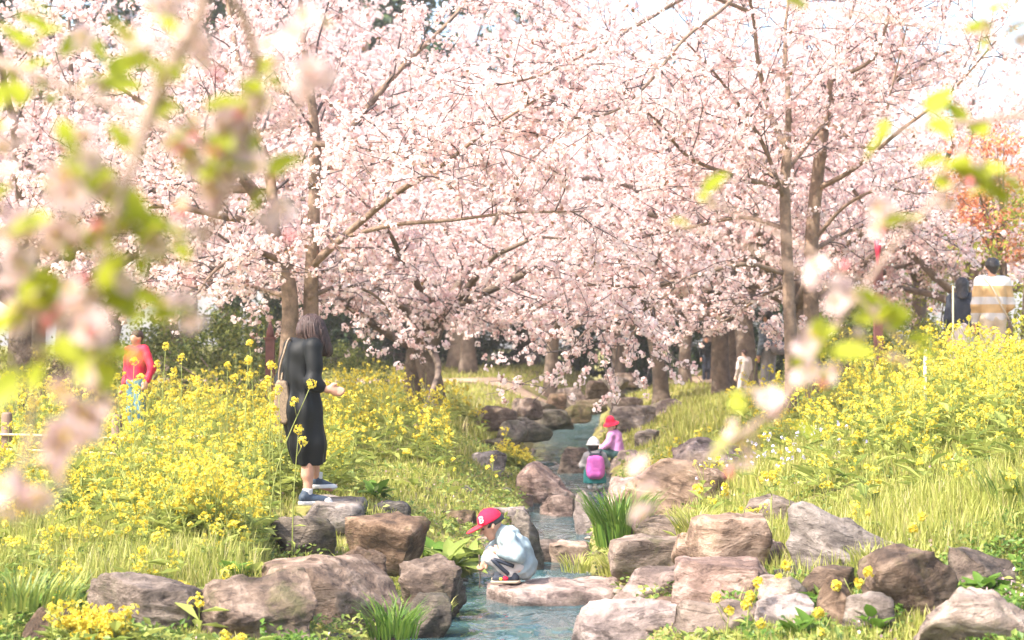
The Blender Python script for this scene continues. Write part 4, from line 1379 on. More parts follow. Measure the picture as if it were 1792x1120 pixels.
blade_tuft('sedge_clump', 'tall dark green sedge clump at the right edge of the channel', 1085, 955, 14.7, 420, .5, .2, 'lush', .006, .45)
blade_tuft('sedge_clump', 'bright green low sedge beside the riffle', 1085, 1012, 13.9, 260, .22, .16, 'grass', .005, .6)
blade_tuft('grass_clump', 'grass clump in front of the flat topped block', 690, 1115, 11.2, 150, .28, .15, 'lush', .005, .6)
blade_tuft('grass_clump', 'dark grass clump in the bottom left corner', 40, 1060, 10.2, 220, .2, .35, 'weed', .006, .5)
blade_tuft('grass_clump', 'grass tuft on the big furrowed boulder', 1530, 985, 11.3, 70, .14, .14, 'grass', .005, .6)
blade_tuft('grass_clump', 'coarse dark grass at the right edge of the slope', 1780, 880, 12.2, 120, .26, .3, 'weed', .006, .4)
blade_tuft('grass_clump', 'grass tuft at the foot of the angular peaked rock', 775, 1075, 12.0, 60, .13, .06, 'grass', .004, .6)
blade_tuft('grass_clump', 'pale grass tuft behind the long slab', 1010, 1000, 14.4, 110, .16, .12, 'grass', .004, .5)
blade_tuft('grass_clump', 'grass between the streaked rock and the ledges', 1215, 950, 13.4, 200, .3, .12, 'grass', .005, .5)


def leaf_mesh(L, wd, fold=.25, m=None, curl=.25, n=6):
    """a pointed leaf along +x with a folded midrib"""
    t = np.linspace(0, 1, n)
    w = wd * np.sin(np.pi * t ** .8) ** .8
    zc = -curl * L * t ** 2
    V = []
    for i in range(n):
        V += [[t[i] * L, -w[i], zc[i] + w[i] * fold], [t[i] * L, 0, zc[i]], [t[i] * L, w[i], zc[i] + w[i] * fold]]
    F = []
    for i in range(n - 1):
        a = i * 3
        F += [[a, a + 1, a + 4, a + 3], [a + 1, a + 2, a + 5, a + 4]]
    return build_mesh('leaf', V, F, m, smooth=True)


DOCK_LEAF = leaf_mesh(.24, .042, .35, M['weed'], .35, 7)
DOCK_LUSH = leaf_mesh(.2, .05, .35, M['lush'], .3, 7)


def rosette(px, py, d, n, label, me, sc=1.0, seed=0, name='broadleaf_plant', elev=(.25, 1.1)):
    r = np.random.default_rng(seed)
    c = W(px, py, d)
    c.z = float(ground_h(c.x, c.y))
    root = obj(name, None, None, c)
    tag(root, label, 'plant')
    obj('stem', build_mesh('stem', *tube(np.array([[0, 0, -.03], [0, 0, .05], [.01, 0, .12]]), np.array([.012, .01, .006]), 5), M['rape_stem'], smooth=True), root)
    for k in range(n):
        o = obj('leaf', me, root, (r.normal() * .03, r.normal() * .03, .02 + .08 * r.uniform()), (r.normal() * .25, -r.uniform(*elev), k * 2.4 + r.normal() * .3))
        s = sc * r.uniform(.7, 1.2)
        o.scale = (s, s, s)


rosette(790, 985, 14.3, 20, 'broad leaved dock plant left of the boy', DOCK_LEAF, 1.25, 1)
rosette(825, 985, 14.6, 16, 'smaller broad leaved plant close behind the boy', DOCK_LEAF, 1.0, 2)
rosette(755, 950, 14.9, 14, 'broad leaved plant right of the wedge rock', DOCK_LUSH, 1.0, 3)
rosette(1440, 1020, 10.7, 12, 'leafy plant left of the narrow upright stone', DOCK_LUSH, .7, 4)
rosette(1530, 1080, 9.9, 12, 'leafy plant in front of the leaning boulder', DOCK_LUSH, .6, 5)
rosette(1400, 1100, 10.0, 16, 'leafy plant below the small dark stone', DOCK_LUSH, .7, 6)
rosette(660, 880, 15.8, 14, 'leafy plant right of the rock the woman stands on', DOCK_LUSH, .9, 7)
rosette(1720, 1000, 10.4, 18, 'leafy plant behind the largest grey boulder', DOCK_LUSH, .8, 8)
rosette(60, 1010, 10.8, 18, 'dark leafy plant in the grass at bottom left', DOCK_LUSH, .9, 9)
rosette(410, 990, 11.6, 18, 'leafy plant above the big humped boulder', DOCK_LUSH, .8, 10)


def flower_clump(px, py, d, n, rad, h, label, seed, petals=12, heads=5):
    r = np.random.default_rng(seed)
    c = W(px, py, d)
    c.z = float(ground_h(c.x, c.y))
    q = np.sqrt(r.uniform(0, 1, n)) * rad
    a = r.uniform(0, 6.283, n)
    V, F, mi = rape_plants(r, c.x + np.cos(a) * q, c.y + np.sin(a) * q, h * r.uniform(.6, 1.1, n), petals, heads, .011, 7)
    V = V - np.array(c[:])
    root = obj('flower_clump', None, None, c)
    tag(root, label, 'flowers')
    s = F[mi < 2]
    u, inv = np.unique(s, return_inverse=True)
    tag(obj('stems_and_leaves', build_mesh('stems_and_leaves', V[u], inv.reshape(s.shape), RAPE_MATS[:2], mi[mi < 2]), root), kind='stuff')
    s = F[mi == 2]
    u, inv = np.unique(s, return_inverse=True)
    tag(obj('flower_heads', build_mesh('flower_heads', V[u], inv.reshape(s.shape), RAPE_MATS[2]), root), kind='stuff')


flower_clump(345, 960, 12.8, 46, .33, .62, 'large bushy flowering clump above the left foreground boulders', 1)
flower_clump(172, 1120, 9.9, 34, .18, .26, 'golden yellow flower clump on the low brown boulder', 2, 18)
flower_clump(905, 830, 23.5, 40, .3, .34, 'yellow flower clump at the left edge of the channel', 3, 10)
flower_clump(1175, 830, 20.5, 40, .4, .35, 'green and yellow clump right of the children', 4, 5)


# ------------------------------------------------------------------ people: smooth solids polygonised on a grid
def sd_prim(p, X, Y, Z):
    if p[0] == 'c':
        a, b = np.array(p[1], float), np.array(p[2], float)
        ba = b - a
        L = ba @ ba + 1e-9
        h = np.clip(((X - a[0]) * ba[0] + (Y - a[1]) * ba[1] + (Z - a[2]) * ba[2]) / L, 0, 1)
        return np.sqrt((X - a[0] - h * ba[0]) ** 2 + (Y - a[1] - h * ba[1]) ** 2 + (Z - a[2] - h * ba[2]) ** 2) - (p[3] + (p[4] - p[3]) * h)
    c, rr = p[1], p[2]
    q = (X - c[0], Y - c[1], Z - c[2])
    if len(p) > 3 and p[3] is not None:
        R = np.array(Euler(p[3]).to_matrix())
        q = tuple(R[0, i] * q[0] + R[1, i] * q[1] + R[2, i] * q[2] for i in range(3))
    k = np.sqrt((q[0] / rr[0]) ** 2 + (q[1] / rr[1]) ** 2 + (q[2] / rr[2]) ** 2)
    k2 = np.sqrt((q[0] / rr[0] ** 2) ** 2 + (q[1] / rr[1] ** 2) ** 2 + (q[2] / rr[2] ** 2) ** 2) + 1e-9
    return k * (k - 1) / k2


def prim_box(p):
    if p[0] == 'c':
        a, b = np.array(p[1], float), np.array(p[2], float)
        r = max(p[3], p[4])
        return np.minimum(a, b) - r, np.maximum(a, b) + r
    c = np.array(p[1], float)
    r = np.array(p[2], float) if len(p) < 4 or p[3] is None else np.full(3, max(p[2]))
    return c - r, c + r


def solid(name, prims, m, vs=.01, k=.03, clips=(), disp=None, smooth=True):
    """blend the primitives, cut by half-spaces (n, d): keep n.p < d, and polygonise (surface nets)"""
    bx = [prim_box(p) for p in prims]
    lo = np.min([b[0] for b in bx], axis=0) - 3 * vs
    hi = np.max([b[1] for b in bx], axis=0) + 3 * vs
    N = np.ceil((hi - lo) / vs).astype(int) + 1
    ax = [lo[i] + np.arange(N[i]) * vs for i in range(3)]
    S = np.full(N, 0.25)
    for p, (b0, b1) in zip(prims, bx):
        mg = k + 3 * vs
        i0 = np.maximum(((b0 - mg - lo) / vs).astype(int), 0)
        i1 = np.minimum(((b1 + mg - lo) / vs).astype(int) + 2, N)
        sl = tuple(slice(i0[i], i1[i]) for i in range(3))
        X, Y, Z = np.meshgrid(ax[0][sl[0]], ax[1][sl[1]], ax[2][sl[2]], indexing='ij', sparse=True)
        d = sd_prim(p, X, Y, Z)
        s = S[sl]
        h = np.clip(0.5 + 0.5 * (s - d) / k, 0, 1)
        S[sl] = s * (1 - h) + d * h - k * h * (1 - h)
    X, Y, Z = np.meshgrid(*ax, indexing='ij', sparse=True)
    if disp is not None:
        S = S + disp(X, Y, Z)
    for n, dd in clips:
        n = np.array(n, float)
        n = n / np.linalg.norm(n)
        S = np.maximum(S, n[0] * X + n[1] * Y + n[2] * Z - dd)
    neg = S < 0
    cnt = sum(neg[a:N[0] - 1 + a, b:N[1] - 1 + b, c:N[2] - 1 + c].astype(np.int8) for a in (0, 1) for b in (0, 1) for c in (0, 1))
    act = (cnt > 0) & (cnt < 8)
    idx = np.full(act.shape, -1)
    cells = np.argwhere(act)
    idx[act] = np.arange(len(cells))
    pos = np.zeros((len(cells), 3))
    wt = np.zeros(len(cells))
    cor = [(a, b, c) for a in (0, 1) for b in (0, 1) for c in (0, 1)]
    for a in cor:
        for ax_ in range(3):
            if a[ax_] == 1:
                continue
            b = list(a)
            b[ax_] = 1
            va = S[cells[:, 0] + a[0], cells[:, 1] + a[1], cells[:, 2] + a[2]]
            vb = S[cells[:, 0] + b[0], cells[:, 1] + b[1], cells[:, 2] + b[2]]
            mm = (va < 0) != (vb < 0)
            t = va[mm] / (va[mm] - vb[mm])
            pos[mm] += np.array(a, float) + t[:, None] * (np.array(b, float) - np.array(a, float))
            wt[mm] += 1
    V = (cells + pos / wt[:, None]) * vs + lo
    F = []
    for ax_ in range(3):
        o1, o2 = [(1, 2), (2, 0), (0, 1)][ax_]
        sl0 = [slice(1, N[i] - 1) for i in range(3)]
        sl1 = list(sl0)
        sl0[ax_] = slice(0, N[ax_] - 1)
        sl1[ax_] = slice(1, N[ax_])
        a, b = neg[tuple(sl0)], neg[tuple(sl1)]
        for flag in (True, False):
            e = np.argwhere((a == flag) & (b != flag))
            if not len(e):
                continue
            base = e.copy()
            for i in range(3):
                if i != ax_:
                    base[:, i] += 1
            q = []
            for (u, v) in ((0, 0), (-1, 0), (-1, -1), (0, -1)):
                c = base.copy()
                c[:, o1] += u
                c[:, o2] += v
                q.append(idx[c[:, 0], c[:, 1], c[:, 2]])
            q = np.stack(q, 1)
            F.append(q if flag else q[:, ::-1])
    F = np.concatenate(F)
    F = F[(F >= 0).all(1)]
    return build_mesh(name, V, F, m, smooth=smooth)


C = mat_plain
M['skin'] = C('skin', (0.54, 0.28, 0.19), .55, .08, 8, .05)
M['skin_pale'] = C('skin_pale', (0.66, 0.43, 0.33), .55, .08, 8, .05)
M['hair_brown'] = C('hair_brown', (0.042, 0.019, 0.016), .6, .4, 40, .5, .006)
M['hair_black'] = C('hair_black', (0.022, 0.018, 0.018), .45, .4, 40, .4, .004)
M['black_cloth'] = C('black_cloth', (0.0055, 0.0066, 0.0075), .6, .15, 5, .15, .01)
M['beige_weave'] = C('beige_weave', (0.26, 0.185, 0.12), .85, .35, 60, .7, .006)
M['shoe_navy'] = C('shoe_navy', (0.035, 0.055, 0.085), .6, .2, 30)
M['white_rubber'] = C('white_rubber', (0.6, 0.58, 0.55), .55, .06, 20)
M['cap_pink'] = C('cap_pink', (0.66, 0.004, 0.045), .85, .08, 30, .15)
M['cap_brim'] = C('cap_brim', (0.68, 0.025, 0.045), .85, .08, 30, .15)
M['jacket_pale'] = C('jacket_pale', (0.27, 0.335, 0.355), .7, .14, 6, .5, .015)
M['trouser_pale'] = C('trouser_pale', (0.52, 0.47, 0.45), .75, .12, 10, .4, .01)
M['navy'] = C('navy', (0.025, 0.032, 0.05), .7, .2, 20)
M['red_cloth'] = C('red_cloth', (0.66, 0.03, 0.07), .7, .15, 8, .4, .01)
M['magenta_cloth'] = C('magenta_cloth', (0.52, 0.008, 0.045), .7, .15, 8, .4, .01)
M['jeans'] = C('jeans', (0.08, 0.17, 0.21), .8, .25, 14, .4, .006)
M['yellow_cloth'] = C('yellow_cloth', (0.75, 0.60, 0.05), .7, .1, 14)
M['stick'] = C('stick_bark', (0.10, 0.075, 0.06), .8, .3, 30)
M['hat_white'] = C('hat_white', (0.74, 0.70, 0.69), .75, .07, 20, .3, .006)
M['grey_cloth'] = C('grey_cloth', (0.30, 0.28, 0.28), .75, .18, 14, .4, .01)
M['pack_pink'] = C('pack_pink', (0.68, 0.14, 0.48), .6, .12, 12, .35, .008)
M['teal_cloth'] = C('teal_cloth', (0.04, 0.26, 0.25), .75, .15, 10, .4, .01)
M['lilac_cloth'] = C('lilac_cloth', (0.56, 0.24, 0.50), .75, .18, 9, .4, .01)
M['dark_teal'] = C('dark_teal', (0.025, 0.07, 0.075), .75, .2, 10, .3, .01)
M['denim'] = C('denim', (0.16, 0.20, 0.25), .75, .75, 22, .4, .01)
M['pack_grey'] = C('pack_grey', (0.26, 0.23, 0.26), .7, .12, 12)
M['cream_cloth'] = C('cream_cloth', (0.60, 0.50, 0.46), .75, .1, 9, .4, .01)
M['sand_cloth'] = C('sand_cloth', (0.48, 0.38, 0.27), .8, .12, 9)


def mat_stripes():
    m, nt, b, out = new_mat('striped_knit')
    v = coords(nt)
    sp = nt.nodes.new('ShaderNodeSeparateXYZ')
    nt.links.new(v, sp.inputs[0])
    mr = nt.nodes.new('ShaderNodeMapRange')
    mr.inputs[1].default_value = 0.85
    mr.inputs[2].default_value = 1.45
    nt.links.new(sp.outputs['Z'], mr.inputs[0])
    w, t, g = (0.66, 0.64, 0.61), (0.50, 0.32, 0.15), (0.52, 0.48, 0.46)
    r = ramp(nt, [(0, g), (0.22, g), (0.23, t), (0.40, t), (0.41, g), (0.55, g), (0.56, t), (0.78, t), (0.79, w), (1, w)], 'CONSTANT')
    nt.links.new(mr.outputs[0], r.inputs[0])
    nt.links.new(r.outputs[0], b.inputs['Base Color'])
    b.inputs['Roughness'].default_value = .85
    n = tex_noise(nt, 60, 4, .6, v)
    add_bump(nt, b, n.outputs['Fac'], .3, .006)
    return m


M['striped_knit'] = mat_stripes()


def folds(amp, f=1.0, seed=0.0, z0=-9, z1=9):
    def g(X, Y, Z):
        a = np.sin(X * 31 * f + 2.1 * np.sin(Z * 13 * f + seed)) * np.cos(Z * 19 * f + 1.7 * np.sin(Y * 23 * f + seed))
        return amp * a
    return g


def hand(wrist, dirv, up, s=1.0, curl=.35):
    """palm, four unequal bent fingers and a thumb leaving the side of the palm"""
    w = np.array(wrist, float)
    d = unit(np.array(dirv, float))
    n = unit(np.cross(d, np.array(up, float)))
    u = np.cross(n, d)
    pr = [('c', w, w + d * .055 * s, .021 * s, .026 * s), ('c', w + u * .018 * s + d * .03 * s, w - u * .018 * s + d * .06 * s, .019 * s, .019 * s)]
    for k, ln in enumerate((.062, .072, .066, .05)):
        b = w + d * .072 * s + u * (.027 - .018 * k) * s
        m = b + (d + n * curl * .5) * ln * .5 * s
        e = m + unit(d * (1 - curl) + n * curl * 1.2) * ln * .5 * s
        pr += [('c', b, m, .0098 * s, .009 * s), ('c', m, e, .009 * s, .0078 * s)]
    b = w + d * .025 * s + u * .026 * s
    m = b + (u * .8 + d * .6 + n * .2) * .032 * s
    e = m + (u * .25 + d * .9 + n * .35) * .028 * s
    pr += [('c', b, m, .0115 * s, .0105 * s), ('c', m, e, .0105 * s, .009 * s)]
    return pr


def head_prims(c, face, s=1.0, tilt=0.0):
    """skull, jaw, nose, ears, brow; face = horizontal look direction"""
    c = np.array(c, float)
    f = unit(np.array([face[0], face[1], tilt]))
    sd = unit(np.cross(f, [0, 0, 1]))
    u = np.cross(sd, f)
    pr = [('e', c + u * .02 * s - f * .008 * s, (.078 * s, .086 * s, .09 * s)),
          ('c', c + f * .03 * s - u * .03 * s, c + f * .045 * s - u * .078 * s, .058 * s, .036 * s),
          ('c', c + f * .075 * s + u * .005 * s, c + f * .103 * s - u * .026 * s, .009 * s, .0125 * s),
          ('c', c + f * .082 * s - u * .052 * s + sd * .014 * s, c + f * .082 * s - u * .052 * s - sd * .014 * s, .009 * s, .009 * s),
          ('c', c + f * .072 * s + u * .018 * s + sd * .03 * s, c + f * .076 * s + u * .02 * s - sd * .03 * s, .012 * s, .012 * s)]
    for q in (-1, 1):
        pr.append(('e', c + sd * .078 * s * q - u * .012 * s, (.014 * s, .018 * s, .03 * s)))
    return pr, f, sd, u


def eyes(root, c, f, sd, u, s):
    for q in (-1, 1):
        p = np.array(c) + f * .074 * s + u * .0 * s + sd * .03 * s * q
        obj('eye', solid('eye', [('e', p, (.011 * s, .011 * s, .009 * s))], M['hair_black'], .004, .005), root)


def limb(a, b, c, r):
    return [('c', a, b, r[0], r[1]), ('c', b, c, r[1], r[2])]


def person_root(prims, m, loc, label, vs, rz=0.0, group=None, k=.025):
    o = obj('person', solid('person', prims, m, vs, k), None, loc, (0, 0, rz))
    return tag(o, label, 'person', group)


def box_geo(g, a, b, mi=0):
    x0, y0, z0 = a
    x1, y1, z1 = b
    V = [(x0, y0, z0), (x1, y0, z0), (x1, y1, z0), (x0, y1, z0), (x0, y0, z1), (x1, y0, z1), (x1, y1, z1), (x0, y1, z1)]
    g.add(V, [(0, 3, 2, 1), (4, 5, 6, 7), (0, 1, 5, 4), (1, 2, 6, 5), (2, 3, 7, 6), (3, 0, 4, 7)], mi)


# --- the woman in black
def woman():
    loc = W(545, 882, 15.2)
    hd, f, sd, u = head_prims((.02, 0, 1.44), (.8, .6), 1.0, -.25)
    body = hd + [('c', (-.03, 0, 1.28), (.005, 0, 1.39), .05, .045), ('c', (-.16, .11, 1.29), (.02, -.11, 1.29), .05, .05),
                 ('c', (-.07, 0, 1.22), (-.09, 0, .9), .09, .085), ('c', (-.125, .055, .84), (-.045, -.045, .84), .075, .075)]
    body += limb((.035, -.15, 1.28), (.05, -.2, 1.0), (.15, -.19, .955), (.045, .038, .026))
    body += limb((-.18, .14, 1.28), (-.26, .1, 1.02), (-.235, -.04, .9), (.045, .038, .026))
    body += hand((.15, -.19, .955), (1, .15, -.15), (0, 0, 1), 1.0, .3)
    body += hand((-.235, -.04, .9), (0.1, -.4, -1), (1, 0, 0), 1.0, .6)
    body += limb((-.03, -.06, .8), (-.005, -.055, .46), (-.025, -.06, .08), (.07, .05, .036)) + [('c', (-.02, -.06, .33), (-.03, -.06, .25), .054, .05)]
    body += limb((-.12, .08, .8), (-.03, .08, .5), (.02, .26, .16), (.07, .05, .036)) + [('c', (-.01, .16, .38), (.0, .2, .3), .052, .05)]
    body += [('c', (-.03, -.06, .04), (.12, -.03, .035), .035, .03), ('c', (.02, .26, .15), (.13, .3, .11), .035, .03)]
    p = person_root(body, M['skin'], loc, 'woman in a black dress with shoulder length brown hair standing on a rock', .011)
    dress = [('c', (-.165, .12, 1.315), (.03, -.13, 1.31), .068, .07), ('c', (-.07, 0, 1.24), (-.085, 0, 1.0), .145, .13),
             ('c', (-.085, 0, 1.0), (-.075, 0, .78), .13, .165), ('c', (-.075, .0, .78), (-.03, .0, .5), .165, .15), ('c', (-.03, .0, .5), (-.008, .01, .3), .15, .125), ('c', (-.02, -.01, 1.37), (-.03, 0, 1.33), .055, .07)]
    dress += limb((.035, -.15, 1.3), (.05, -.205, 1.02), (.10, -.2, .985), (.07, .066, .06))
    dress += limb((-.18, .14, 1.3), (-.26, .1, 1.04), (-.245, .03, .97), (.07, .062, .056))

    def fold(X, Y, Z):
        a = np.arctan2(Y, X + .08)
        return .013 * np.sin(a * 7 + 1.2 * np.sin(Z * 5) + Z * 2) * np.clip((1.25 - Z) / .4, 0, 1) + .009 * np.sin(Z * 24 + X * 18) * np.exp(-((Z - 1.02) / .2) ** 2)
    M['black_cloth'].node_tree.nodes['Principled BSDF'].inputs['Specular IOR Level'].default_value = .22
    obj('dress', solid('dress', dress, M['black_cloth'], .011, .04, [((0, .12, -1), -.335)], fold), p)

    def strands(X, Y, Z):
        a = np.arctan2(Y, X - .02)
        return .006 * np.sin(a * 23 + 3 * np.sin(Z * 9)) + .004 * np.sin(a * 41 + Z * 12)
    hair = [('e', (-.0, -.005, 1.475), (.108, .112, .105)), ('c', (-.035, -.02, 1.43), (.0, -.03, 1.33), .09, .06), ('c', (.03, -.02, 1.43), (.10, .0, 1.30), .085, .06),
            ('c', (.06, -.03, 1.42), (.13, .0, 1.27), .07, .045), ('c', (-.05, .05, 1.42), (-.04, .05, 1.32), .075, .05)]
    hr = obj('hair', solid('hair', hair, M['hair_brown'], .01, .03, [], strands), p)
    r = np.random.default_rng(8)
    g = Geo()
    for k in range(70):
        a = r.uniform(0, 6.283)
        e = r.uniform(.1, .5)
        c0 = np.array([0, -.005, 1.475])
        o = np.array([math.cos(a), math.sin(a), 0])
        sh = np.array([.045, .0, 0]) * r.uniform(.3, 1.6)
        ln = r.uniform(.14, .21)
        if o @ np.array([.8, .6, 0]) > .75:
            continue
        L = np.array([c0 + o * .03 + [0, 0, .105], c0 + o * .095 + [0, 0, .045], c0 + o * .115 + sh * .4 + [0, 0, -.06] + r.normal(size=3) * .006,
                      c0 + o * .105 + sh + [0, 0, -.06 - ln * .5] + r.normal(size=3) * .01, c0 + o * (.10 + r.normal() * .02) + sh * 1.3 + [0, 0, -.06 - ln] + r.normal(size=3) * .012])
        P = spline(L, sub=4)
        g.add(*tube(P, np.interp(np.linspace(0, 1, len(P)), [0, .3, .7, 1], [.004, .012, .011, .002]), 5))
    obj('hair_locks', g.mesh('hair_locks', M['hair_brown'], True), hr)
    for (a, b, q) in (((-.05, -.065, 0), (.14, -.025, 0), -.06), ((.0, .245, .115), (.15, .305, .085), .26)):
        a, b = np.array(a), np.array(b)
        sh = obj('shoe', solid('shoe', [('c', a + [0, 0, .055], b + [-.02, 0, .035], .048, .036), ('c', a + [.02, 0, .08], a + [.02, 0, .10], .045, .045)], M['shoe_navy'], .006, .02,
                               [((0, 0, -1), -a[2] - .022)]), p)
        obj('sole', solid('sole', [('c', a + [0, 0, .02], b + [0, 0, .02], .052, .043)], M['white_rubber'], .006, .01, [((0, 0, 1), a[2] + .032), ((0, 0, -1), -a[2] + .002)]), sh)
        obj('sock', solid('sock', [('c', a + [.025, 0, .09], a + [.03, 0, .14], .043, .042)], M['white_rubber'], .006, .01, [((0, 0, 1), a[2] + .135)]), sh)
        obj('toe_cap', solid('toe_cap', [('e', b + [-.01, 0, .035], (.045, .04, .026))], M['white_rubber'], .006, .01), sh)
    bag = obj('shoulder_bag', None, None, loc + Vector((-.235, -.10, .70)))
    bag.scale = (.68, .8, .92)
    tag(bag, 'beige woven shoulder bag hanging at the side of the woman in black', 'bag')
    obj('pouch', solid('pouch', [('c', (0, 0, .06), (.03, 0, .05), .085, .085), ('c', (0, 0, .13), (.02, 0, .13), .085, .085), ('c', (0, 0, .2), (.02, 0, .2), .078, .078), ('c', (0, 0, .26), (.02, 0, .26), .068, .068), ('c', (-.02, 0, .31), (.02, 0, .31), .055, .05)], M['beige_weave'], .009, .04,
                        [((0, 1, 0), .045), ((0, -1, 0), .045)], folds(.004, 2)), bag)
    P = spline(np.array([[-.03, 0, .28], [-.02, -.03, .45], [.03, -.02, .60], [.07, .06, .715], [.09, .17, .70], [.0, .22, .5], [-.03, .12, .3]]), sub=6)
    obj('strap', build_mesh('strap', *tube(P, np.full(len(P), .014), 6), M['beige_weave'], smooth=True), bag)


# --- the boy with the red cap
def boy():
    loc = W(885, 1016, 13.6)
    hc = np.array((-.105, 0, .425))
    hd, f, sd, u = head_prims(hc, (-1, -.12), .98, -.55)
    body = hd + [('c', (.0, 0, .34), (-.06, 0, .385), .042, .04), ('c', (.03, -.085, .325), (.01, .085, .325), .05, .05), ('c', (.03, 0, .3), (.1, 0, .16), .085, .095), ('c', (.1, -.05, .125), (.1, .05, .125), .075, .075)]
    body += limb((.03, -.1, .325), (.085, -.155, .205), (-.045, -.125, .225), (.036, .03, .022)) + hand((-.045, -.125, .225), (-1, .15, .25), (0, 0, 1), .72, .6)
    body += limb((.0, .1, .32), (-.1, .13, .21), (-.155, .07, .145), (.036, .03, .022)) + hand((-.155, .07, .145), (-.45, -.1, -.8), (1, -.3, 0), .72, 1.0)
    for q in (-1, 1):
        body += limb((.09, .055 * q, .125), (-.105, .085 * q, .185), (.035, .075 * q, .055), (.06, .045, .03)) + [('c', (.05, .075 * q, .03), (-.065, .085 * q, .025), .026, .024)]
    p = person_root(body, M['skin'], loc, 'small boy in a red cap and pale jacket crouching on the slab with a stick', .0075, k=.015)
    eyes(p, hc, f, sd, u, .98)
    jk = [('c', (.01, -.07, .33), (0, .07, .33), .062, .062), ('c', (.02, 0, .315), (.075, 0, .22), .098, .125), ('c', (.075, 0, .22), (.115, 0, .12), .122, .118), ('c', (-.02, 0, .36), (-.035, 0, .375), .058, .05)]
    jk += limb((.03, -.105, .32), (.09, -.158, .205), (-.025, -.13, .222), (.055, .052, .042)) + limb((.0, .1, .32), (-.1, .13, .21), (-.15, .078, .152), (.055, .048, .036))
    obj('jacket', solid('jacket', jk, M['jacket_pale'], .0085, .022, [((-.2, 0, -1), -.035)], folds(.0075, 1.7, 1)), p)
    for q in (-1, 1):
        tr = limb((.1, .058 * q, .12), (-.108, .088 * q, .187), (.03, .077 * q, .06), (.068, .056, .04))
        t = obj('trouser_leg', solid('trouser_leg', tr, M['trouser_pale'], .006, .02, [], folds(.003, 2, 2)), p)
        a = [np.array((.06, .058 * q + .072 * q, .125)), np.array((-.09, .088 * q + .052 * q, .178)), np.array((-.06, .088 * q + .052 * q, .14)), np.array((.02, .077 * q + .042 * q, .065))]
        P = spline(np.array(a), sub=4)
        obj('stripe', build_mesh('stripe', *tube(P, np.full(len(P), .016), 6), M['navy'], smooth=True), t)
        s = obj('shoe', solid('shoe', [('c', (.065, .078 * q, .035), (-.07, .086 * q, .028), .037, .03), ('c', (.055, .077 * q, .06), (.055, .077 * q, .065), .034, .034)], M['navy'], .005, .015, [((0, 0, -1), -.012)]), p)
        obj('sole', solid('sole', [('c', (.07, .078 * q, .008), (-.075, .086 * q, .008), .042, .034)], M['sand_cloth'], .005, .01, [((0, 0, 1), .016), ((0, 0, -1), .004)]), s)
        obj('red_panel', solid('red_panel', [('e', (.0, .088 * q + .022 * q, .034), (.022, .014, .018))], M['cap_pink'], .004, .008), s)
        obj('yellow_panel', solid('yellow_panel', [('e', (-.036, .09 * q + .016 * q, .03), (.018, .014, .014))], M['yellow_cloth'], .004, .008), s)
    obj('hair', solid('hair', [('e', hc + u * .012 + np.array([.022, 0, 0]), (.086, .088, .088)), ('c', hc + np.array([.06, 0, -.02]), hc + np.array([.065, 0, -.05]), .04, .03)], M['hair_black'], .006, .02,
                        [(tuple(-u), float(-u @ (hc - u * .012)))]), p)
    cap = obj('cap', solid('cap', [('e', hc + u * .028 - f * .004, (.098, .098, .092))], M['cap_pink'], .005, .01, [(tuple(-u), float(-u @ (hc + u * .022)))]), p)
    rot = Matrix((f, sd, u)).transposed().to_euler()
    obj('brim', solid('brim', [('e', hc + u * .026 + f * .115, (.085, .078, .014), tuple(rot))], M['cap_brim'], .005, .01, [(tuple(-f), float(-f @ (hc + f * .06)))]), cap)
    obj('button', solid('button', [('e', hc + u * .12, (.009, .009, .007))], M['cap_pink'], .004, .005), cap)
    # round embroidered letter patch on the front of the crown
    g = Geo()
    for (a, b) in (((-.017, -.026), (-.007, .026)), ((-.007, .018), (.012, .026)), ((-.007, -.004), (.012, .004)), ((-.007, -.026), (.012, -.018)), ((.01, .004), (.018, .018)), ((.01, -.018), (.019, -.004))):
        box_geo(g, (a[0], a[1], -.012), (b[0], b[1], .004))
    n = unit(f * .55 + u * .45 - sd * 0 + np.array([0, -.75, 0]))
    X = unit(np.cross(u, n))
    em = obj('emblem', g.mesh('emblem', M['white_rubber']), cap)
    R = Matrix((Vector(X), Vector(np.cross(n, X)), Vector(n))).transposed()
    em.rotation_euler = R.to_euler()
    em.location = hc + u * .028 + n * .097
    st = obj('stick', build_mesh('stick', *tube(spline(np.array([[-.003, .006, .09], [0, 0, .0], [.004, -.004, -.08], [-.003, -.006, -.16]]), sub=3), np.linspace(.006, .0045, 10), 6), M['stick'], smooth=True),
             None, loc + Vector((-.195, .055, .1)))
    tag(st, 'thin dark stick held down into the water by the boy', 'stick')


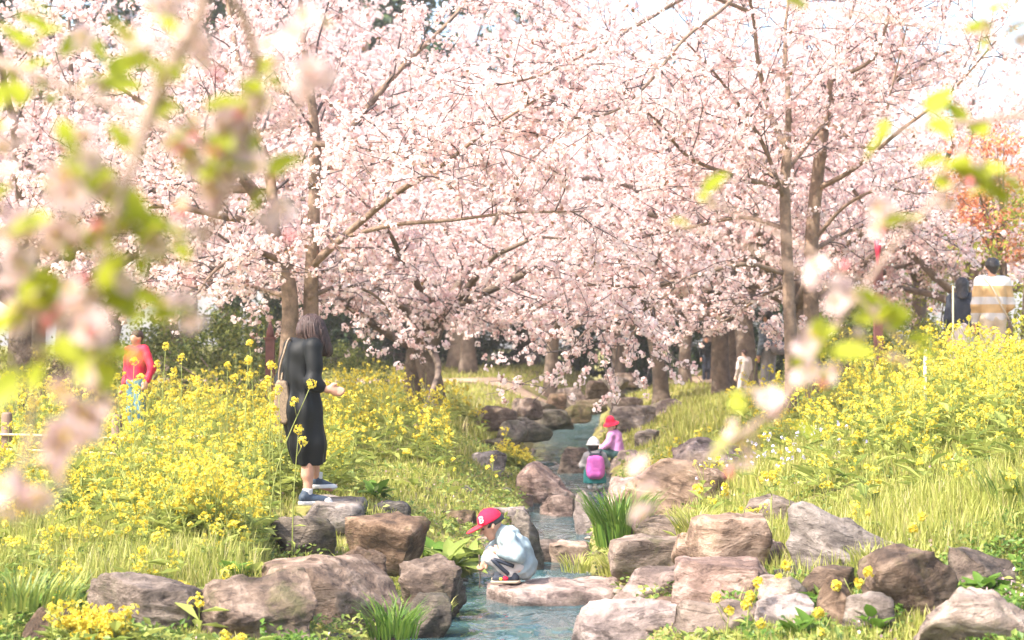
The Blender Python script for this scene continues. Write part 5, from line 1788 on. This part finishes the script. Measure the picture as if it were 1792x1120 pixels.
# --- two children upstream
def pack_child():
    loc = W(1041, 855, 22.2)
    s = .78
    hd, f, sd, u = head_prims((-.02, 0, .565), (.2, 1), s, 0)
    body = hd + [('c', (0, 0, .46), (-.01, 0, .52), .035, .035), ('c', (-.09, 0, .44), (.09, 0, .44), .045, .045), ('c', (0, 0, .42), (0, 0, .22), .09, .1)]
    for q in (-1, 1):
        body += limb((.1 * q, .0, .44), (.15 * q, .06, .32), (.12 * q, .17, .3), (.036, .03, .022)) + hand((.12 * q, .17, .3), (0, 1, 0), (0, 0, 1), .65)
        body += limb((.06 * q, 0, .2), (.09 * q, .18, .24), (.06 * q, .05, .06), (.06, .045, .03)) + [('c', (.06 * q, .0, .025), (.065 * q, .12, .025), .027, .024)]
    p = person_root(body, M['skin_pale'], loc, 'child in a white hat with a pink backpack crouching by the stream', .008, k=.018)
    p.scale = (.92, .92, .92)
    obj('jacket', solid('jacket', [('c', (-.08, 0, .43), (.08, 0, .43), .06, .06), ('c', (0, 0, .41), (0, .0, .26), .115, .13)] + limb((-.1, 0, .43), (-.155, .06, .31), (-.125, .15, .3), (.055, .05, .04)) + limb((.1, 0, .43), (.155, .06, .31), (.125, .15, .3), (.055, .05, .04)),
                           M['grey_cloth'], .008, .025, [((0, 0, -1), -.2)], folds(.004, 1.5, 3)), p)
    obj('skirt', solid('skirt', [('c', (0, .0, .24), (0, .03, .12), .135, .15), ('c', (-.06, .12, .2), (.06, .12, .2), .09, .09)], M['teal_cloth'], .008, .03, [((0, 0, -1), -.075), ((0, 0, 1), .26)], folds(.006, 1.2, 4)), p)
    obj('hair', solid('hair', [('e', (-.02, -.012, .565), (.075, .075, .08))], M['hair_black'], .007, .02, [((0, .9, -.3), .08)]), p)
    h = obj('hat', solid('hat', [('e', (-.02, 0, .60), (.082, .082, .07)), ('c', (-.02, 0, .63), (-.02, 0, .64), .055, .05)], M['hat_white'], .007, .02, [((0, 0, -1), -.575)]), p)
    obj('hat_brim', solid('hat_brim', [('e', (-.02, 0, .583), (.1, .1, .014))], M['hat_white'], .006, .01), h)
    for q in (-1, 1):
        obj('shoe', solid('shoe', [('c', (.06 * q, -.01, .03), (.065 * q, .13, .028), .036, .03)], M['hat_white'], .007, .01, [((0, 0, -1), 0)]), p)
    bp = obj('backpack', None, None, loc + Vector((0, -.15, .13)))
    bp.scale = (.98, .95, 1.0)
    tag(bp, 'pink backpack on the back of the crouching child', 'backpack')
    obj('bag_body', solid('bag_body', [('c', (-.035, 0, .07), (.035, 0, .07), .075, .075), ('c', (-.035, 0, .14), (.035, 0, .14), .078, .078), ('c', (-.03, 0, .22), (.03, 0, .22), .07, .07)], M['pack_pink'], .008, .05, [], folds(.003, 2, 1)), bp)
    obj('front_pocket', solid('front_pocket', [('c', (-.03, -.06, .06), (.03, -.06, .06), .045, .045), ('c', (-.03, -.055, .11), (.03, -.055, .11), .035, .035)], M['pack_pink'], .007, .02), bp)
    obj('top_flap', solid('top_flap', [('c', (-.05, 0, .285), (.05, 0, .285), .028, .028)], M['navy'], .007, .02), bp)
    for q in (-1, 1):
        P = spline(np.array([[.04 * q, .02, .27], [.07 * q, .08, .33], [.08 * q, .18, .33], [.085 * q, .24, .24]]), sub=4)
        obj('strap', build_mesh('strap', *tube(P, np.full(len(P), .012), 5), M['navy'], smooth=True), bp)


def pink_child():
    loc = W(1075, 800, 25.3)          # seat height on the rock
    s = .8
    hc = np.array((-.04, 0, .43))
    hd, f, sd, u = head_prims(hc, (-.75, -.65), s, -.3)
    body = hd + [('c', (-.0, 0, .32), (-.03, 0, .38), .036, .035), ('c', (-.05, -.07, .3), (.05, .07, .3), .045, .045), ('c', (0, 0, .28), (.0, 0, .08), .085, .095)]
    body += limb((-.05, -.08, .3), (-.11, -.13, .18), (-.19, -.1, .13), (.036, .03, .022)) + hand((-.19, -.1, .13), (-1, 0, -.3), (0, 0, 1), .65, .5)
    body += limb((.05, .08, .3), (-.02, .15, .18), (-.15, .12, .13), (.036, .03, .022)) + hand((-.15, .12, .13), (-1, 0, -.3), (0, 0, 1), .65, .5)
    body += limb((-.01, -.06, .06), (-.19, -.1, .07), (-.2, -.1, -.16), (.06, .048, .034)) + limb((-.01, .06, .06), (-.18, .08, .07), (-.2, .08, -.16), (.06, .048, .034))
    body += [('c', (-.2, -.1, -.18), (-.28, -.12, -.19), .027, .024), ('c', (-.2, .08, -.18), (-.28, .07, -.19), .027, .024)]
    p = person_root(body, M['skin_pale'], loc, 'child in a pink bucket hat and lilac jacket sitting on a rock', .008, k=.018)
    eyes(p, hc, f, sd, u, s)
    obj('jacket', solid('jacket', [('c', (-.05, -.07, .3), (.05, .07, .3), .06, .06), ('c', (0, 0, .28), (.01, 0, .1), .105, .125)] + limb((-.05, -.08, .3), (-.11, -.13, .18), (-.175, -.1, .135), (.052, .048, .038)) + limb((.05, .08, .3), (-.02, .15, .18), (-.14, .12, .135), (.052, .048, .038)),
                           M['lilac_cloth'], .008, .022, [((0, 0, -1), -.05)], folds(.004, 1.5, 5)), p)
    obj('trousers', solid('trousers', [('c', (.01, -.05, .05), (.01, .05, .05), .09, .09)] + limb((-.01, -.06, .06), (-.19, -.1, .07), (-.2, -.1, -.14), (.07, .06, .045)) + limb((-.01, .06, .06), (-.18, .08, .07), (-.2, .08, -.14), (.07, .06, .045)), M['dark_teal'], .008, .02, [], folds(.003, 1.5, 6)), p)
    for y in (-.1, .08):
        obj('shoe', solid('shoe', [('c', (-.19, y, -.18), (-.29, y - .01, -.19), .035, .03)], M['navy'], .008, .01), p)
    obj('hair', solid('hair', [('e', hc - f * .02 + u * .01, (.075, .075, .08))], M['hair_black'], .007, .02, [(tuple(f), float(f @ hc + .03))]), p)
    h = obj('bucket_hat', solid('bucket_hat', [('c', hc + u * .045, hc + u * .085, .078, .064)], M['cap_pink'], .007, .01, [(tuple(-u), float(-u @ (hc + u * .03)))]), p)
    obj('hat_brim', solid('hat_brim', [('c', hc + u * .03, hc + u * .058, .116, .08)], M['cap_pink'], .007, .005, [(tuple(-u), float(-u @ (hc + u * .022))), (tuple(u), float(u @ (hc + u * .062)))]), h)


# --- standing figures
def standing(loc, H, label, skin, hairm, top, bottom, face=(0, 1), hair='short', vs=.014, tops=None, arm_l=None, arm_r=None, skirt=False, lean=(0, 0), shoe='navy', width=1.0):
    """an upright person of height H; face is the horizontal look direction"""
    s = H / 1.7
    f2 = unit(np.array([face[0], face[1], 0.]))
    r2 = np.array([f2[1], -f2[0], 0.])
    Lx = np.array([lean[0], lean[1], 0.])

    def J(side, fwd, z):
        return r2 * side * s * width + f2 * fwd * s + Lx * (z / 1.7) * 1.0 + np.array([0, 0, z * s])
    hc = J(0, .01, 1.575)
    hd, f, sd, u = head_prims(hc, f2, s, -.08)
    al = arm_l or ((-.2, 0, 1.38), (-.25, -.02, 1.1), (-.24, .06, .86))
    ar = arm_r or ((.2, 0, 1.38), (.25, -.02, 1.1), (.24, .06, .86))
    body = hd + [('c', J(0, -.01, 1.40), J(0, 0, 1.5), .055 * s, .05 * s), ('c', J(-.16, 0, 1.39), J(.16, 0, 1.39), .06 * s, .06 * s),
                 ('c', J(0, 0, 1.3), J(0, 0, .98), .09 * s, .09 * s), ('c', J(-.08, 0, .93), J(.08, 0, .93), .085 * s, .085 * s)]
    for a in (al, ar):
        A = [J(*q) for q in a]
        body += limb(*A, (.048 * s, .04 * s, .028 * s)) + hand(A[2], (A[2] - A[1]), f2 if abs((A[2] - A[1]) @ f2) < .2 * s else (0, 0, 1), s, .5)
    for q in (-1, 1):
        body += limb(J(.085 * q, 0, .9), J(.09 * q, .02, .5), J(.09 * q, -.02, .09), (.09 * s, .06 * s, .04 * s)) + [('c', J(.09 * q, -.04, .05), J(.1 * q, .14, .04), .035 * s, .032 * s)]
    p = person_root(body, skin, loc, label, vs)
    tp = [('c', J(-.155, 0, 1.395), J(.155, 0, 1.395), .078 * s, .078 * s), ('c', J(-.055, 0, 1.3), J(-.05, 0, .95), .122 * s, .122 * s), ('c', J(.055, 0, 1.3), J(.05, 0, .95), .122 * s, .122 * s)]
    for a in (al, ar):
        A = [J(*q) for q in a]
        tp += limb(A[0], A[1], A[1] * .1 + A[2] * .9, (.068 * s, .06 * s, .046 * s))
    g = obj('top', solid('top', tp, top, vs, .03 * s, [((0, 0, -1), -.86 * s)], folds(.006, 1.0, 3)), p)
    if skirt:
        obj('skirt', solid('skirt', [('c', J(0, 0, .95), J(0, 0, .45), .15 * s, .2 * s)], bottom, vs, .03, [((0, 0, -1), -.45 * s)], folds(.006, 1, 2)), p)
    else:
        tr = [('c', J(-.07, 0, .93), J(.07, 0, .93), .115 * s, .115 * s)]
        for q in (-1, 1):
            tr += limb(J(.085 * q, 0, .9), J(.09 * q, .02, .5), J(.09 * q, -.02, .08), (.1 * s, .08 * s, .065 * s))
        obj('trousers', solid('trousers', tr, bottom, vs, .03 * s, [], folds(.004, 1, 1)), p)
    for q in (-1, 1):
        obj('shoe', solid('shoe', [('c', J(.09 * q, -.05, .045), J(.1 * q, .15, .04), .045 * s, .04 * s)], M[shoe], vs, .01, [((0, 0, -1), 0)]), p)
    hp = [('e', hc + u * .03 * s - f * .015 * s, (.092 * s, .096 * s, .092 * s)), ('c', hc - f * .05 * s, hc - f * .05 * s - u * .05 * s, .06 * s, .045 * s)]
    cl = [(tuple(unit(f - u * .9)), float(unit(f - u * .9) @ (hc + f * .05 * s + u * .012 * s)))]
    if hair == 'long':
        hp += [('c', hc - f * .03 * s, hc - f * .07 * s - u * .35 * s, .09 * s, .085 * s), ('c', hc - f * .07 * s - u * .2 * s, hc - f * .1 * s - u * .42 * s, .09 * s, .05 * s)]
    if hair == 'cap':
        pass
    obj('hair', solid('hair', hp, hairm, min(vs, .01), .03 * s, cl, lambda X, Y, Z: .004 * np.sin(X * 90 + 3 * np.sin(Z * 20)) * np.sin(Z * 50 + Y * 60)), p)
    eyes(p, hc, f, sd, u, s)
    return p, J, s


def put_on(px, d, dz=0.0):
    x = (px - 896) / F_PX * d
    return Vector((x, d, float(ground_h(x, d)) + dz))


woman()
boy()
pack_child()
pink_child()

p, J, s = standing(put_on(1737, 22.6), 1.68, 'man in a white and tan striped sweater seen from behind on the path', M['skin'], M['hair_black'], M['striped_knit'], M['sand_cloth'], (-.12, 1),
                   vs=.012, arm_r=((.2, 0, 1.38), (.27, .02, 1.1), (.2, .2, .98)), width=.88)
P = spline(np.array([J(-.17, -.04, 1.46), J(-.06, -.15, 1.3), J(.06, -.17, 1.08), J(.2, -.1, .92)]), sub=5)
st = obj('shoulder_strap', build_mesh('shoulder_strap', *tube(P, np.full(len(P), .012), 5), M['sand_cloth'], smooth=True), p)

standing(put_on(1684, 23.2, -.06), 1.52, 'woman with long dark hair walking beside the man in stripes', M['skin'], M['hair_black'], M['navy'], M['cream_cloth'], (.2, 1), 'long', .012, skirt=True, width=.78)

p, J, s = standing(put_on(1345, 34.0), 1.70, 'man in a blue patterned jacket carrying a grey backpack among the trunks', M['skin'], M['hair_black'], M['denim'], M['grey_cloth'], (-.75, .65), vs=.016)
bp = obj('backpack', solid('backpack', [('c', J(-.09, -.24, 1.0), J(.09, -.24, 1.0), .12, .12), ('c', J(-.08, -.22, 1.3), J(.08, -.22, 1.3), .1, .1)], M['pack_grey'], .016, .06, [], folds(.004, 1, 2)), None, p.location)
tag(bp, 'grey backpack on the man among the trunks', 'backpack')

standing(put_on(1236, 45.0), 1.12, 'small child in black walking under the far trees', M['skin'], M['hair_black'], M['black_cloth'], M['navy'], (.3, -1), vs=.02)
standing(put_on(1298, 31.0, -.1), .95, 'small figure in pale pink clothes beside the thick mossy trunk', M['skin_pale'], M['hair_brown'], M['cream_cloth'], M['cream_cloth'], (-.5, .8), vs=.016, lean=(.05, 0))
standing(put_on(240, 20.6), 1.28, 'child in a bright red jacket and jeans behind the yellow flowers', M['skin'], M['hair_brown'], M['magenta_cloth'], M['jeans'], (-.6, -.7), vs=.012,
         arm_l=((-.2, 0, 1.38), (-.33, -.02, 1.12), (-.36, .1, .92)))


# ------------------------------------------------------------------ posts, fence, stakes
M['post_red'] = mat_plain('post_red', (0.13, 0.045, 0.04), .7, .25, 12, .4)
M['lamp_red'] = mat_plain('lamp_red', (0.40, 0.02, 0.05), .5, .1, 12, .1)
M['bamboo'] = mat_plain('bamboo', (0.46, 0.36, 0.20), .6, .2, 20, .2)
M['post_brown'] = mat_plain('post_brown', (0.20, 0.13, 0.09), .85, .3, 14, .6, .01)


def lamp_post(px, d, py_top, label, lamp):
    b = put_on(px, d, -.05)
    h = W(px, py_top, d).z - b.z
    root = obj('lamp_post', None, None, b)
    tag(root, label, 'lamp post')
    g = Geo()
    box_geo(g, (-.06, -.06, 0), (.06, .06, h * .82))
    obj('post', g.mesh('post', M['post_red']), root)
    g = Geo()
    box_geo(g, (-.078, -.078, h * .82), (.078, .078, h * .82 + .03))
    obj('collar', g.mesh('collar', M['post_red']), root)
    if lamp:
        P = np.array([[0, 0, h * .82 + .02], [0, 0, h * .87], [0, 0, h * .93], [0, 0, h]])
        obj('lamp_head', build_mesh('lamp_head', *tube(P, np.array([.02, .022, .045, .055]), 12), M['lamp_red'], smooth=True), root)
    else:
        P = np.array([[0, 0, h * .82 + .02], [0, 0, h * .9], [0, 0, h]])
        obj('finial', build_mesh('finial', *tube(P, np.array([.06, .05, .01]), 10), M['post_red'], smooth=True), root)


lamp_post(1537, 26, 420, 'dark red wooden post with a bright red lamp head on the right bank', True)
lamp_post(473, 25, 560, 'reddish brown wooden post left of the woman in black', False)
b = put_on(1618, 18.4, -.05)
h = W(1618, 612, 18.4).z - b.z
st = obj('marker_stake', build_mesh('marker_stake', *tube(np.array([[0, 0, 0], [0.005, 0, h * .5], [.01, 0, h - .02], [.01, 0, h]]), np.array([.02, .02, .02, .014]), 8), M['white_rubber'], smooth=True), None, b)
tag(st, 'white marker stake among the yellow flowers on the right slope', 'stake')
b = put_on(1668, 19.0, -.05)
h = W(1668, 500, 19.0).z - b.z
st = obj('bamboo_pole', build_mesh('bamboo_pole', *tube(np.array([[0, 0, 0], [0, 0, h * .3], [0, 0, h * .6], [0, 0, h]]), np.array([.012, .011, .011, .01]), 8), M['bamboo'], smooth=True), None, b)
tag(st, 'thin bamboo pole in the flowers in front of the long haired woman', 'pole')

fx, fd = (205 - 896) / F_PX * 17, 17.0
fence = obj('rail_fence', None, None, (fx, fd, float(ground_h(fx, fd))))
tag(fence, 'low bamboo rail fence with brown posts on the left bank', 'fence')
for k in range(4):
    x = -k * 1.05
    z = float(ground_h(fx + x, fd + k * .1)) - fence.location.z
    P = np.array([[x, k * .1, z - .1], [x, k * .1, z + .3], [x, k * .1, z + .62], [x, k * .1, z + .64]])
    obj('post', build_mesh('post', *tube(P, np.array([.055, .052, .05, .035]), 10), M['post_brown'], smooth=True), fence)
for zz in (.42, .28):
    P = spline(np.array([[.9, -.05, zz + .02], [0, -.06, zz], [-1.05, .04, zz + .03], [-2.1, .14, zz], [-3.3, .25, zz + .02]]), sub=5)
    obj('rail', build_mesh('rail', *tube(P, np.full(len(P), .014), 7), M['bamboo'], smooth=True), fence)


# ------------------------------------------------------------------ out-of-focus crab apple branches close to the camera
def petal_flower(seed, r0=.019):
    r = np.random.default_rng(seed)
    g = Geo()
    for k in range(5):
        a = k * 2 * math.pi / 5 + r.normal() * .08
        for (n, w, zz) in ((0, 0, 0),):
            L, wd = r0 * r.uniform(.95, 1.1), r0 * .62
            c, s = math.cos(a), math.sin(a)
            pts = [(0, -.12), (.45, -.85), (.95, -.55), (1.08, 0), (.95, .55), (.45, .85), (0, .12)]
            V = [(L * t * c - wd * v * s, L * t * s + wd * v * c, L * .38 * t ** 1.5 + .1 * wd * v * v) for t, v in pts]
            V.append((L * .5 * c, L * .5 * s, L * .08))
            g.add(V, [(7, 0, 1, 2), (7, 2, 3, 4), (7, 4, 5, 6), (7, 6, 0, 0)][:3])
    for k in range(8):
        a = r.uniform(0, 6.28)
        b = np.array([math.cos(a), math.sin(a), 0]) * r0 * .28
        e = b * 1.2 + np.array([0, 0, r0 * .55])
        t = np.array([-math.sin(a), math.cos(a), 0]) * .0006
        g.add([b - t, b + t, e + t * 2.5, e - t * 2.5], [(0, 1, 2, 3)], 1)
    return g.mesh('flower', [M['crab_petal'], M['rape_petal']], True)


FLOWERS = [petal_flower(k) for k in range(4)]
CLEAF = [leaf_mesh(.062, .0175, .3, M['crab_leaf'], .2, 7), leaf_mesh(.05, .015, .35, M['crab_leaf'], .35, 7), leaf_mesh(.072, .02, .2, M['crab_leaf'], .12, 7)]
gb = Geo()
gb.add(*tube(np.array([[0, 0, 0], [0, 0, .004], [0, 0, .010], [0, 0, .016]]), np.array([.002, .006, .006, .001]), 7))
BUD = gb.mesh('bud', M['crab_bud'], True)


def crab_tree(label, base, trunk, branches, sprays, seed):
    """branches: polylines of (px, py, d); sprays: (px, py, d, flowers, leaves, buds, spread)"""
    r = np.random.default_rng(seed)
    root = obj('crabapple_tree', None, None, base)
    tag(root, label, 'tree')
    b0 = np.array(base, float)
    P = spline(np.array(trunk) - b0, sub=5)
    obj('trunk', build_mesh('trunk', *tube(P, np.linspace(.05, .02, len(P)), 9), M['crab_twig'], smooth=True), root)
    nodes = []
    for pts, r0, r1 in branches:
        Q = np.array([list(q) if isinstance(q, Vector) else list(W(*q)) for q in pts]) - b0
        Q = spline(Q, sub=6)
        nodes.append(Q)
        obj('branch', build_mesh('branch', *tube(Q, np.linspace(r0, r1, len(Q)), 8), M['crab_twig'], smooth=True), root)
    allp = np.concatenate(nodes)
    for (px, py, d, nf, nl, nb, sp) in sprays:
        c = np.array(W(px, py, d)) - b0
        i = np.argmin(np.linalg.norm(allp - c, axis=1))
        q = allp[i]
        if np.linalg.norm(q - c) > .015:
            T = spline(np.array([q, q * .5 + c * .5 + r.normal(size=3) * .008 + np.array([0, 0, .008]), c]), sub=3)
            obj('twig', build_mesh('twig', *tube(T, np.linspace(.003, .0018, len(T)), 5), M['crab_twig'], smooth=True), root)
        for k in range(nf):
            v = unit(r.normal(size=3))
            pos = c + v * sp * r.uniform(.3, 1)
            o = obj('flower', FLOWERS[r.integers(4)], root, pos)
            nrm = Vector(unit(v + np.array([0, -.6, -.1]) + r.normal(size=3) * .4))
            o.rotation_euler = nrm.to_track_quat('Z', 'Y').to_euler()
            sc = r.uniform(.85, 1.2)
            o.scale = (sc, sc, sc)
        for k in range(nl):
            v = unit(r.normal(size=3))
            o = obj('leaf', CLEAF[r.integers(3)], root, c + v * sp * .4, (r.uniform(-1, 1), r.uniform(-1, .8), r.uniform(0, 6.28)))
            sc = r.uniform(.75, 1.15)
            o.scale = (sc, sc, sc)
        for k in range(nb):
            v = unit(r.normal(size=3))
            o = obj('bud', BUD, root, c + v * sp * 1.1)
            o.rotation_euler = Vector(v).to_track_quat('Z', 'Y').to_euler()
    print('crab', len(root.children))


LB_ = Vector((-1.35, 2.15, float(ground_h(-1.35, 2.15)) - .05))
top = [(-1.35, 2.15, LB_.z), (-1.3, 2.12, 1.2), (-1.15, 2.1, 1.9), (-1.0, 2.05, 2.45)]
crab_tree('blurred crab apple tree close to the camera at the left, pink flowers and lime leaves', LB_, top,
          [([Vector((-1.0, 2.05, 2.45)), (-120, -120, 2.40), (340, -60, 2.35), (265, 180, 2.35), (215, 340, 2.35), (172, 480, 2.35), (160, 600, 2.35), (178, 700, 2.35)], .012, .004),
           ([(340, -60, 2.35), (420, 20, 2.40), (450, 150, 2.50), (420, 280, 2.50), (375, 390, 2.50)], .008, .004),
           ([Vector((-1.15, 2.1, 1.9)), (-200, 300, 2.50), (0, 420, 2.50), (70, 560, 2.45), (60, 700, 2.40), (30, 860, 2.35)], .010, .003),
           ([Vector((-1.0, 2.05, 2.45)), (-100, 60, 2.70), (60, 130, 2.70), (200, 190, 2.70), (330, 230, 2.65), (470, 230, 2.60), (540, 170, 2.60)], .008, .003)],
          [(285, 20, 2.30, 3, 1, 1, .03), (265, 100, 2.35, 2, 3, 0, .03), (345, 85, 2.40, 4, 1, 1, .03), (245, 90, 2.30, 1, 2, 0, .025), (300, 165, 2.40, 2, 3, 0, .03), (310, 120, 2.50, 0, 1, 0, .02),
           (45, 80, 2.80, 0, 3, 0, .03), (100, 45, 2.80, 0, 3, 1, .03), (150, 65, 2.80, 1, 2, 0, .025), (75, 170, 2.80, 0, 4, 1, .03), (20, 140, 2.80, 0, 3, 0, .03), (40, 185, 2.70, 0, 2, 0, .02), (180, 140, 2.80, 1, 3, 0, .03),
           (160, 280, 2.35, 3, 5, 1, .035), (120, 270, 2.30, 1, 4, 0, .03), (110, 350, 2.30, 5, 2, 0, .035), (170, 320, 2.40, 1, 5, 0, .03), (200, 215, 2.40, 0, 3, 0, .03),
           (370, 205, 2.50, 4, 2, 2, .035), (430, 180, 2.50, 4, 1, 1, .035), (470, 160, 2.60, 3, 2, 0, .03), (340, 230, 2.40, 2, 2, 2, .03), (390, 230, 2.50, 2, 1, 2, .03), (530, 130, 2.60, 5, 0, 0, .045), (545, 60, 2.60, 4, 0, 0, .04), (460, 110, 2.70, 2, 2, 0, .03),
           (400, 300, 2.50, 3, 5, 0, .04), (470, 310, 2.50, 1, 4, 1, .035), (350, 330, 2.50, 3, 3, 0, .03), (360, 370, 2.50, 3, 0, 1, .03), (480, 372, 2.50, 2, 0, 1, .03), (310, 270, 2.45, 4, 1, 0, .03),
           (225, 395, 2.35, 1, 5, 1, .03), (260, 410, 2.35, 1, 5, 0, .035), (90, 400, 2.35, 4, 2, 0, .03), (40, 405, 2.40, 4, 1, 1, .03), (155, 410, 2.35, 2, 4, 0, .03), (250, 450, 2.35, 1, 4, 1, .03), (300, 420, 2.45, 2, 1, 0, .03),
           (70, 510, 2.40, 0, 5, 0, .035), (20, 460, 2.40, 3, 1, 2, .03), (40, 545, 2.40, 4, 1, 2, .03), (90, 540, 2.40, 2, 2, 0, .03), (190, 500, 2.35, 1, 5, 0, .03), (150, 520, 2.35, 4, 0, 2, .03), (170, 580, 2.30, 5, 0, 1, .025), (225, 560, 2.35, 0, 2, 0, .025), (320, 530, 2.50, 3, 0, 2, .04), (270, 550, 2.45, 0, 4, 0, .03),
           (150, 628, 2.35, 0, 4, 0, .035), (60, 620, 2.40, 0, 4, 0, .04), (20, 660, 2.40, 0, 4, 0, .035), (135, 670, 2.30, 4, 0, 0, .025), (180, 620, 2.30, 0, 3, 0, .02), (170, 700, 2.30, 5, 0, 0, .025), (155, 745, 2.30, 4, 0, 0, .025), (120, 770, 2.35, 4, 0, 0, .03), (60, 850, 2.30, 7, 0, 0, .035), (30, 870, 2.30, 4, 0, 0, .03),
           (10, 330, 2.50, 3, 2, 0, .03), (10, 230, 2.60, 3, 1, 0, .03), (130, 220, 2.60, 4, 0, 0, .03)], 61)

RB_ = Vector((1.45, 2.9, float(ground_h(1.45, 2.9)) - .05))
top = [(1.45, 2.9, RB_.z), (1.42, 2.9, 1.1), (1.3, 2.9, 1.9), (1.15, 2.9, 2.35)]
crab_tree('blurred crab apple tree close to the camera at the right, sparse pink flowers', RB_, top,
          [([Vector((1.15, 2.9, 2.35)), (1900, 180, 3.20), (1720, 210, 3.20), (1600, 225, 3.20), (1545, 235, 3.20)], .008, .003),
           ([Vector((1.3, 2.9, 1.9)), (1950, 330, 3.10), (1700, 320, 3.10), (1590, 400, 3.05), (1500, 520, 3.00), (1420, 620, 2.95), (1340, 730, 2.90), (1260, 790, 2.90)], .0055, .0025),
           ([(1340, 730, 2.90), (1230, 800, 2.80), (1130, 840, 2.75), (1110, 890, 2.75)], .004, .0025),
           ([Vector((1.15, 2.9, 2.35)), (1860, 20, 3.30), (1780, 40, 3.30), (1720, 55, 3.30), (1380, 5, 3.50)], .006, .0025),
           ([(1500, 520, 3.00), (1570, 590, 3.00), (1610, 610, 3.00)], .004, .002)],
          [(1560, 230, 3.20, 0, 2, 0, .02), (1640, 205, 3.20, 0, 3, 0, .02), (1700, 218, 3.20, 0, 2, 0, .02), (1735, 50, 3.30, 0, 2, 0, .02), (1770, 55, 3.30, 1, 1, 0, .025), (1720, 25, 3.30, 0, 1, 0, .02), (1380, 5, 3.50, 0, 2, 0, .02),
           (1715, 270, 3.10, 2, 0, 0, .03), (1690, 290, 3.10, 1, 2, 1, .03), (1650, 280, 3.10, 1, 1, 0, .03), (1780, 335, 3.10, 0, 3, 0, .02), (1740, 330, 3.10, 1, 3, 0, .03), (1700, 310, 3.10, 0, 3, 0, .03), (1550, 360, 3.05, 2, 0, 1, .03), (1580, 385, 3.05, 0, 2, 0, .02), (1640, 340, 3.10, 1, 1, 0, .03),
           (1545, 400, 3.05, 1, 0, 0, .025), (1440, 490, 3.00, 2, 0, 0, .04), (1480, 520, 3.00, 2, 1, 1, .04), (1570, 540, 3.00, 0, 4, 0, .035), (1530, 570, 3.00, 1, 4, 0, .03), (1460, 560, 3.00, 1, 2, 0, .035), (1490, 600, 3.00, 1, 2, 0, .03), (1405, 600, 2.90, 3, 0, 0, .025), (1440, 610, 2.90, 0, 4, 0, .03), (1405, 655, 2.90, 2, 0, 1, .025), (1440, 655, 2.90, 1, 2, 0, .03), (1590, 610, 3.00, 1, 2, 0, .03),
           (1340, 710, 2.90, 2, 0, 0, .03), (1290, 690, 3.00, 0, 2, 0, .03), (1370, 735, 2.90, 1, 1, 0, .03), (1300, 760, 2.90, 1, 2, 0, .03), (1275, 790, 2.90, 2, 0, 1, .025), (1325, 805, 2.90, 1, 0, 0, .02),
           (1130, 830, 2.75, 2, 0, 0, .025), (1112, 885, 2.75, 2, 0, 0, .022), (1235, 345, 3.10, 1, 2, 0, .02), (1170, 385, 3.20, 0, 1, 0, .015)], 62)


# ------------------------------------------------------------------ thin haze volume added to lift the shadows and soften contrast
def make_added_haze():
    g = Geo()
    box_geo(g, (-520, -220, -1.6), (520, 720, 28))
    m = bpy.data.materials.new('added_haze')
    m.use_nodes = True
    nt = m.node_tree
    nt.nodes.clear()
    out = nt.nodes.new('ShaderNodeOutputMaterial')
    pv = nt.nodes.new('ShaderNodeVolumePrincipled')
    pv.inputs['Color'].default_value = (1.0, 0.95, 0.90, 1)
    pv.inputs['Density'].default_value = 0.0009
    pv.inputs['Anisotropy'].default_value = 0.1
    nt.links.new(pv.outputs[0], out.inputs['Volume'])
    tag(obj('haze', g.mesh('haze', m)), 'thin haze volume added to lift the shadows across the park', 'haze', kind='stuff')


make_added_haze()
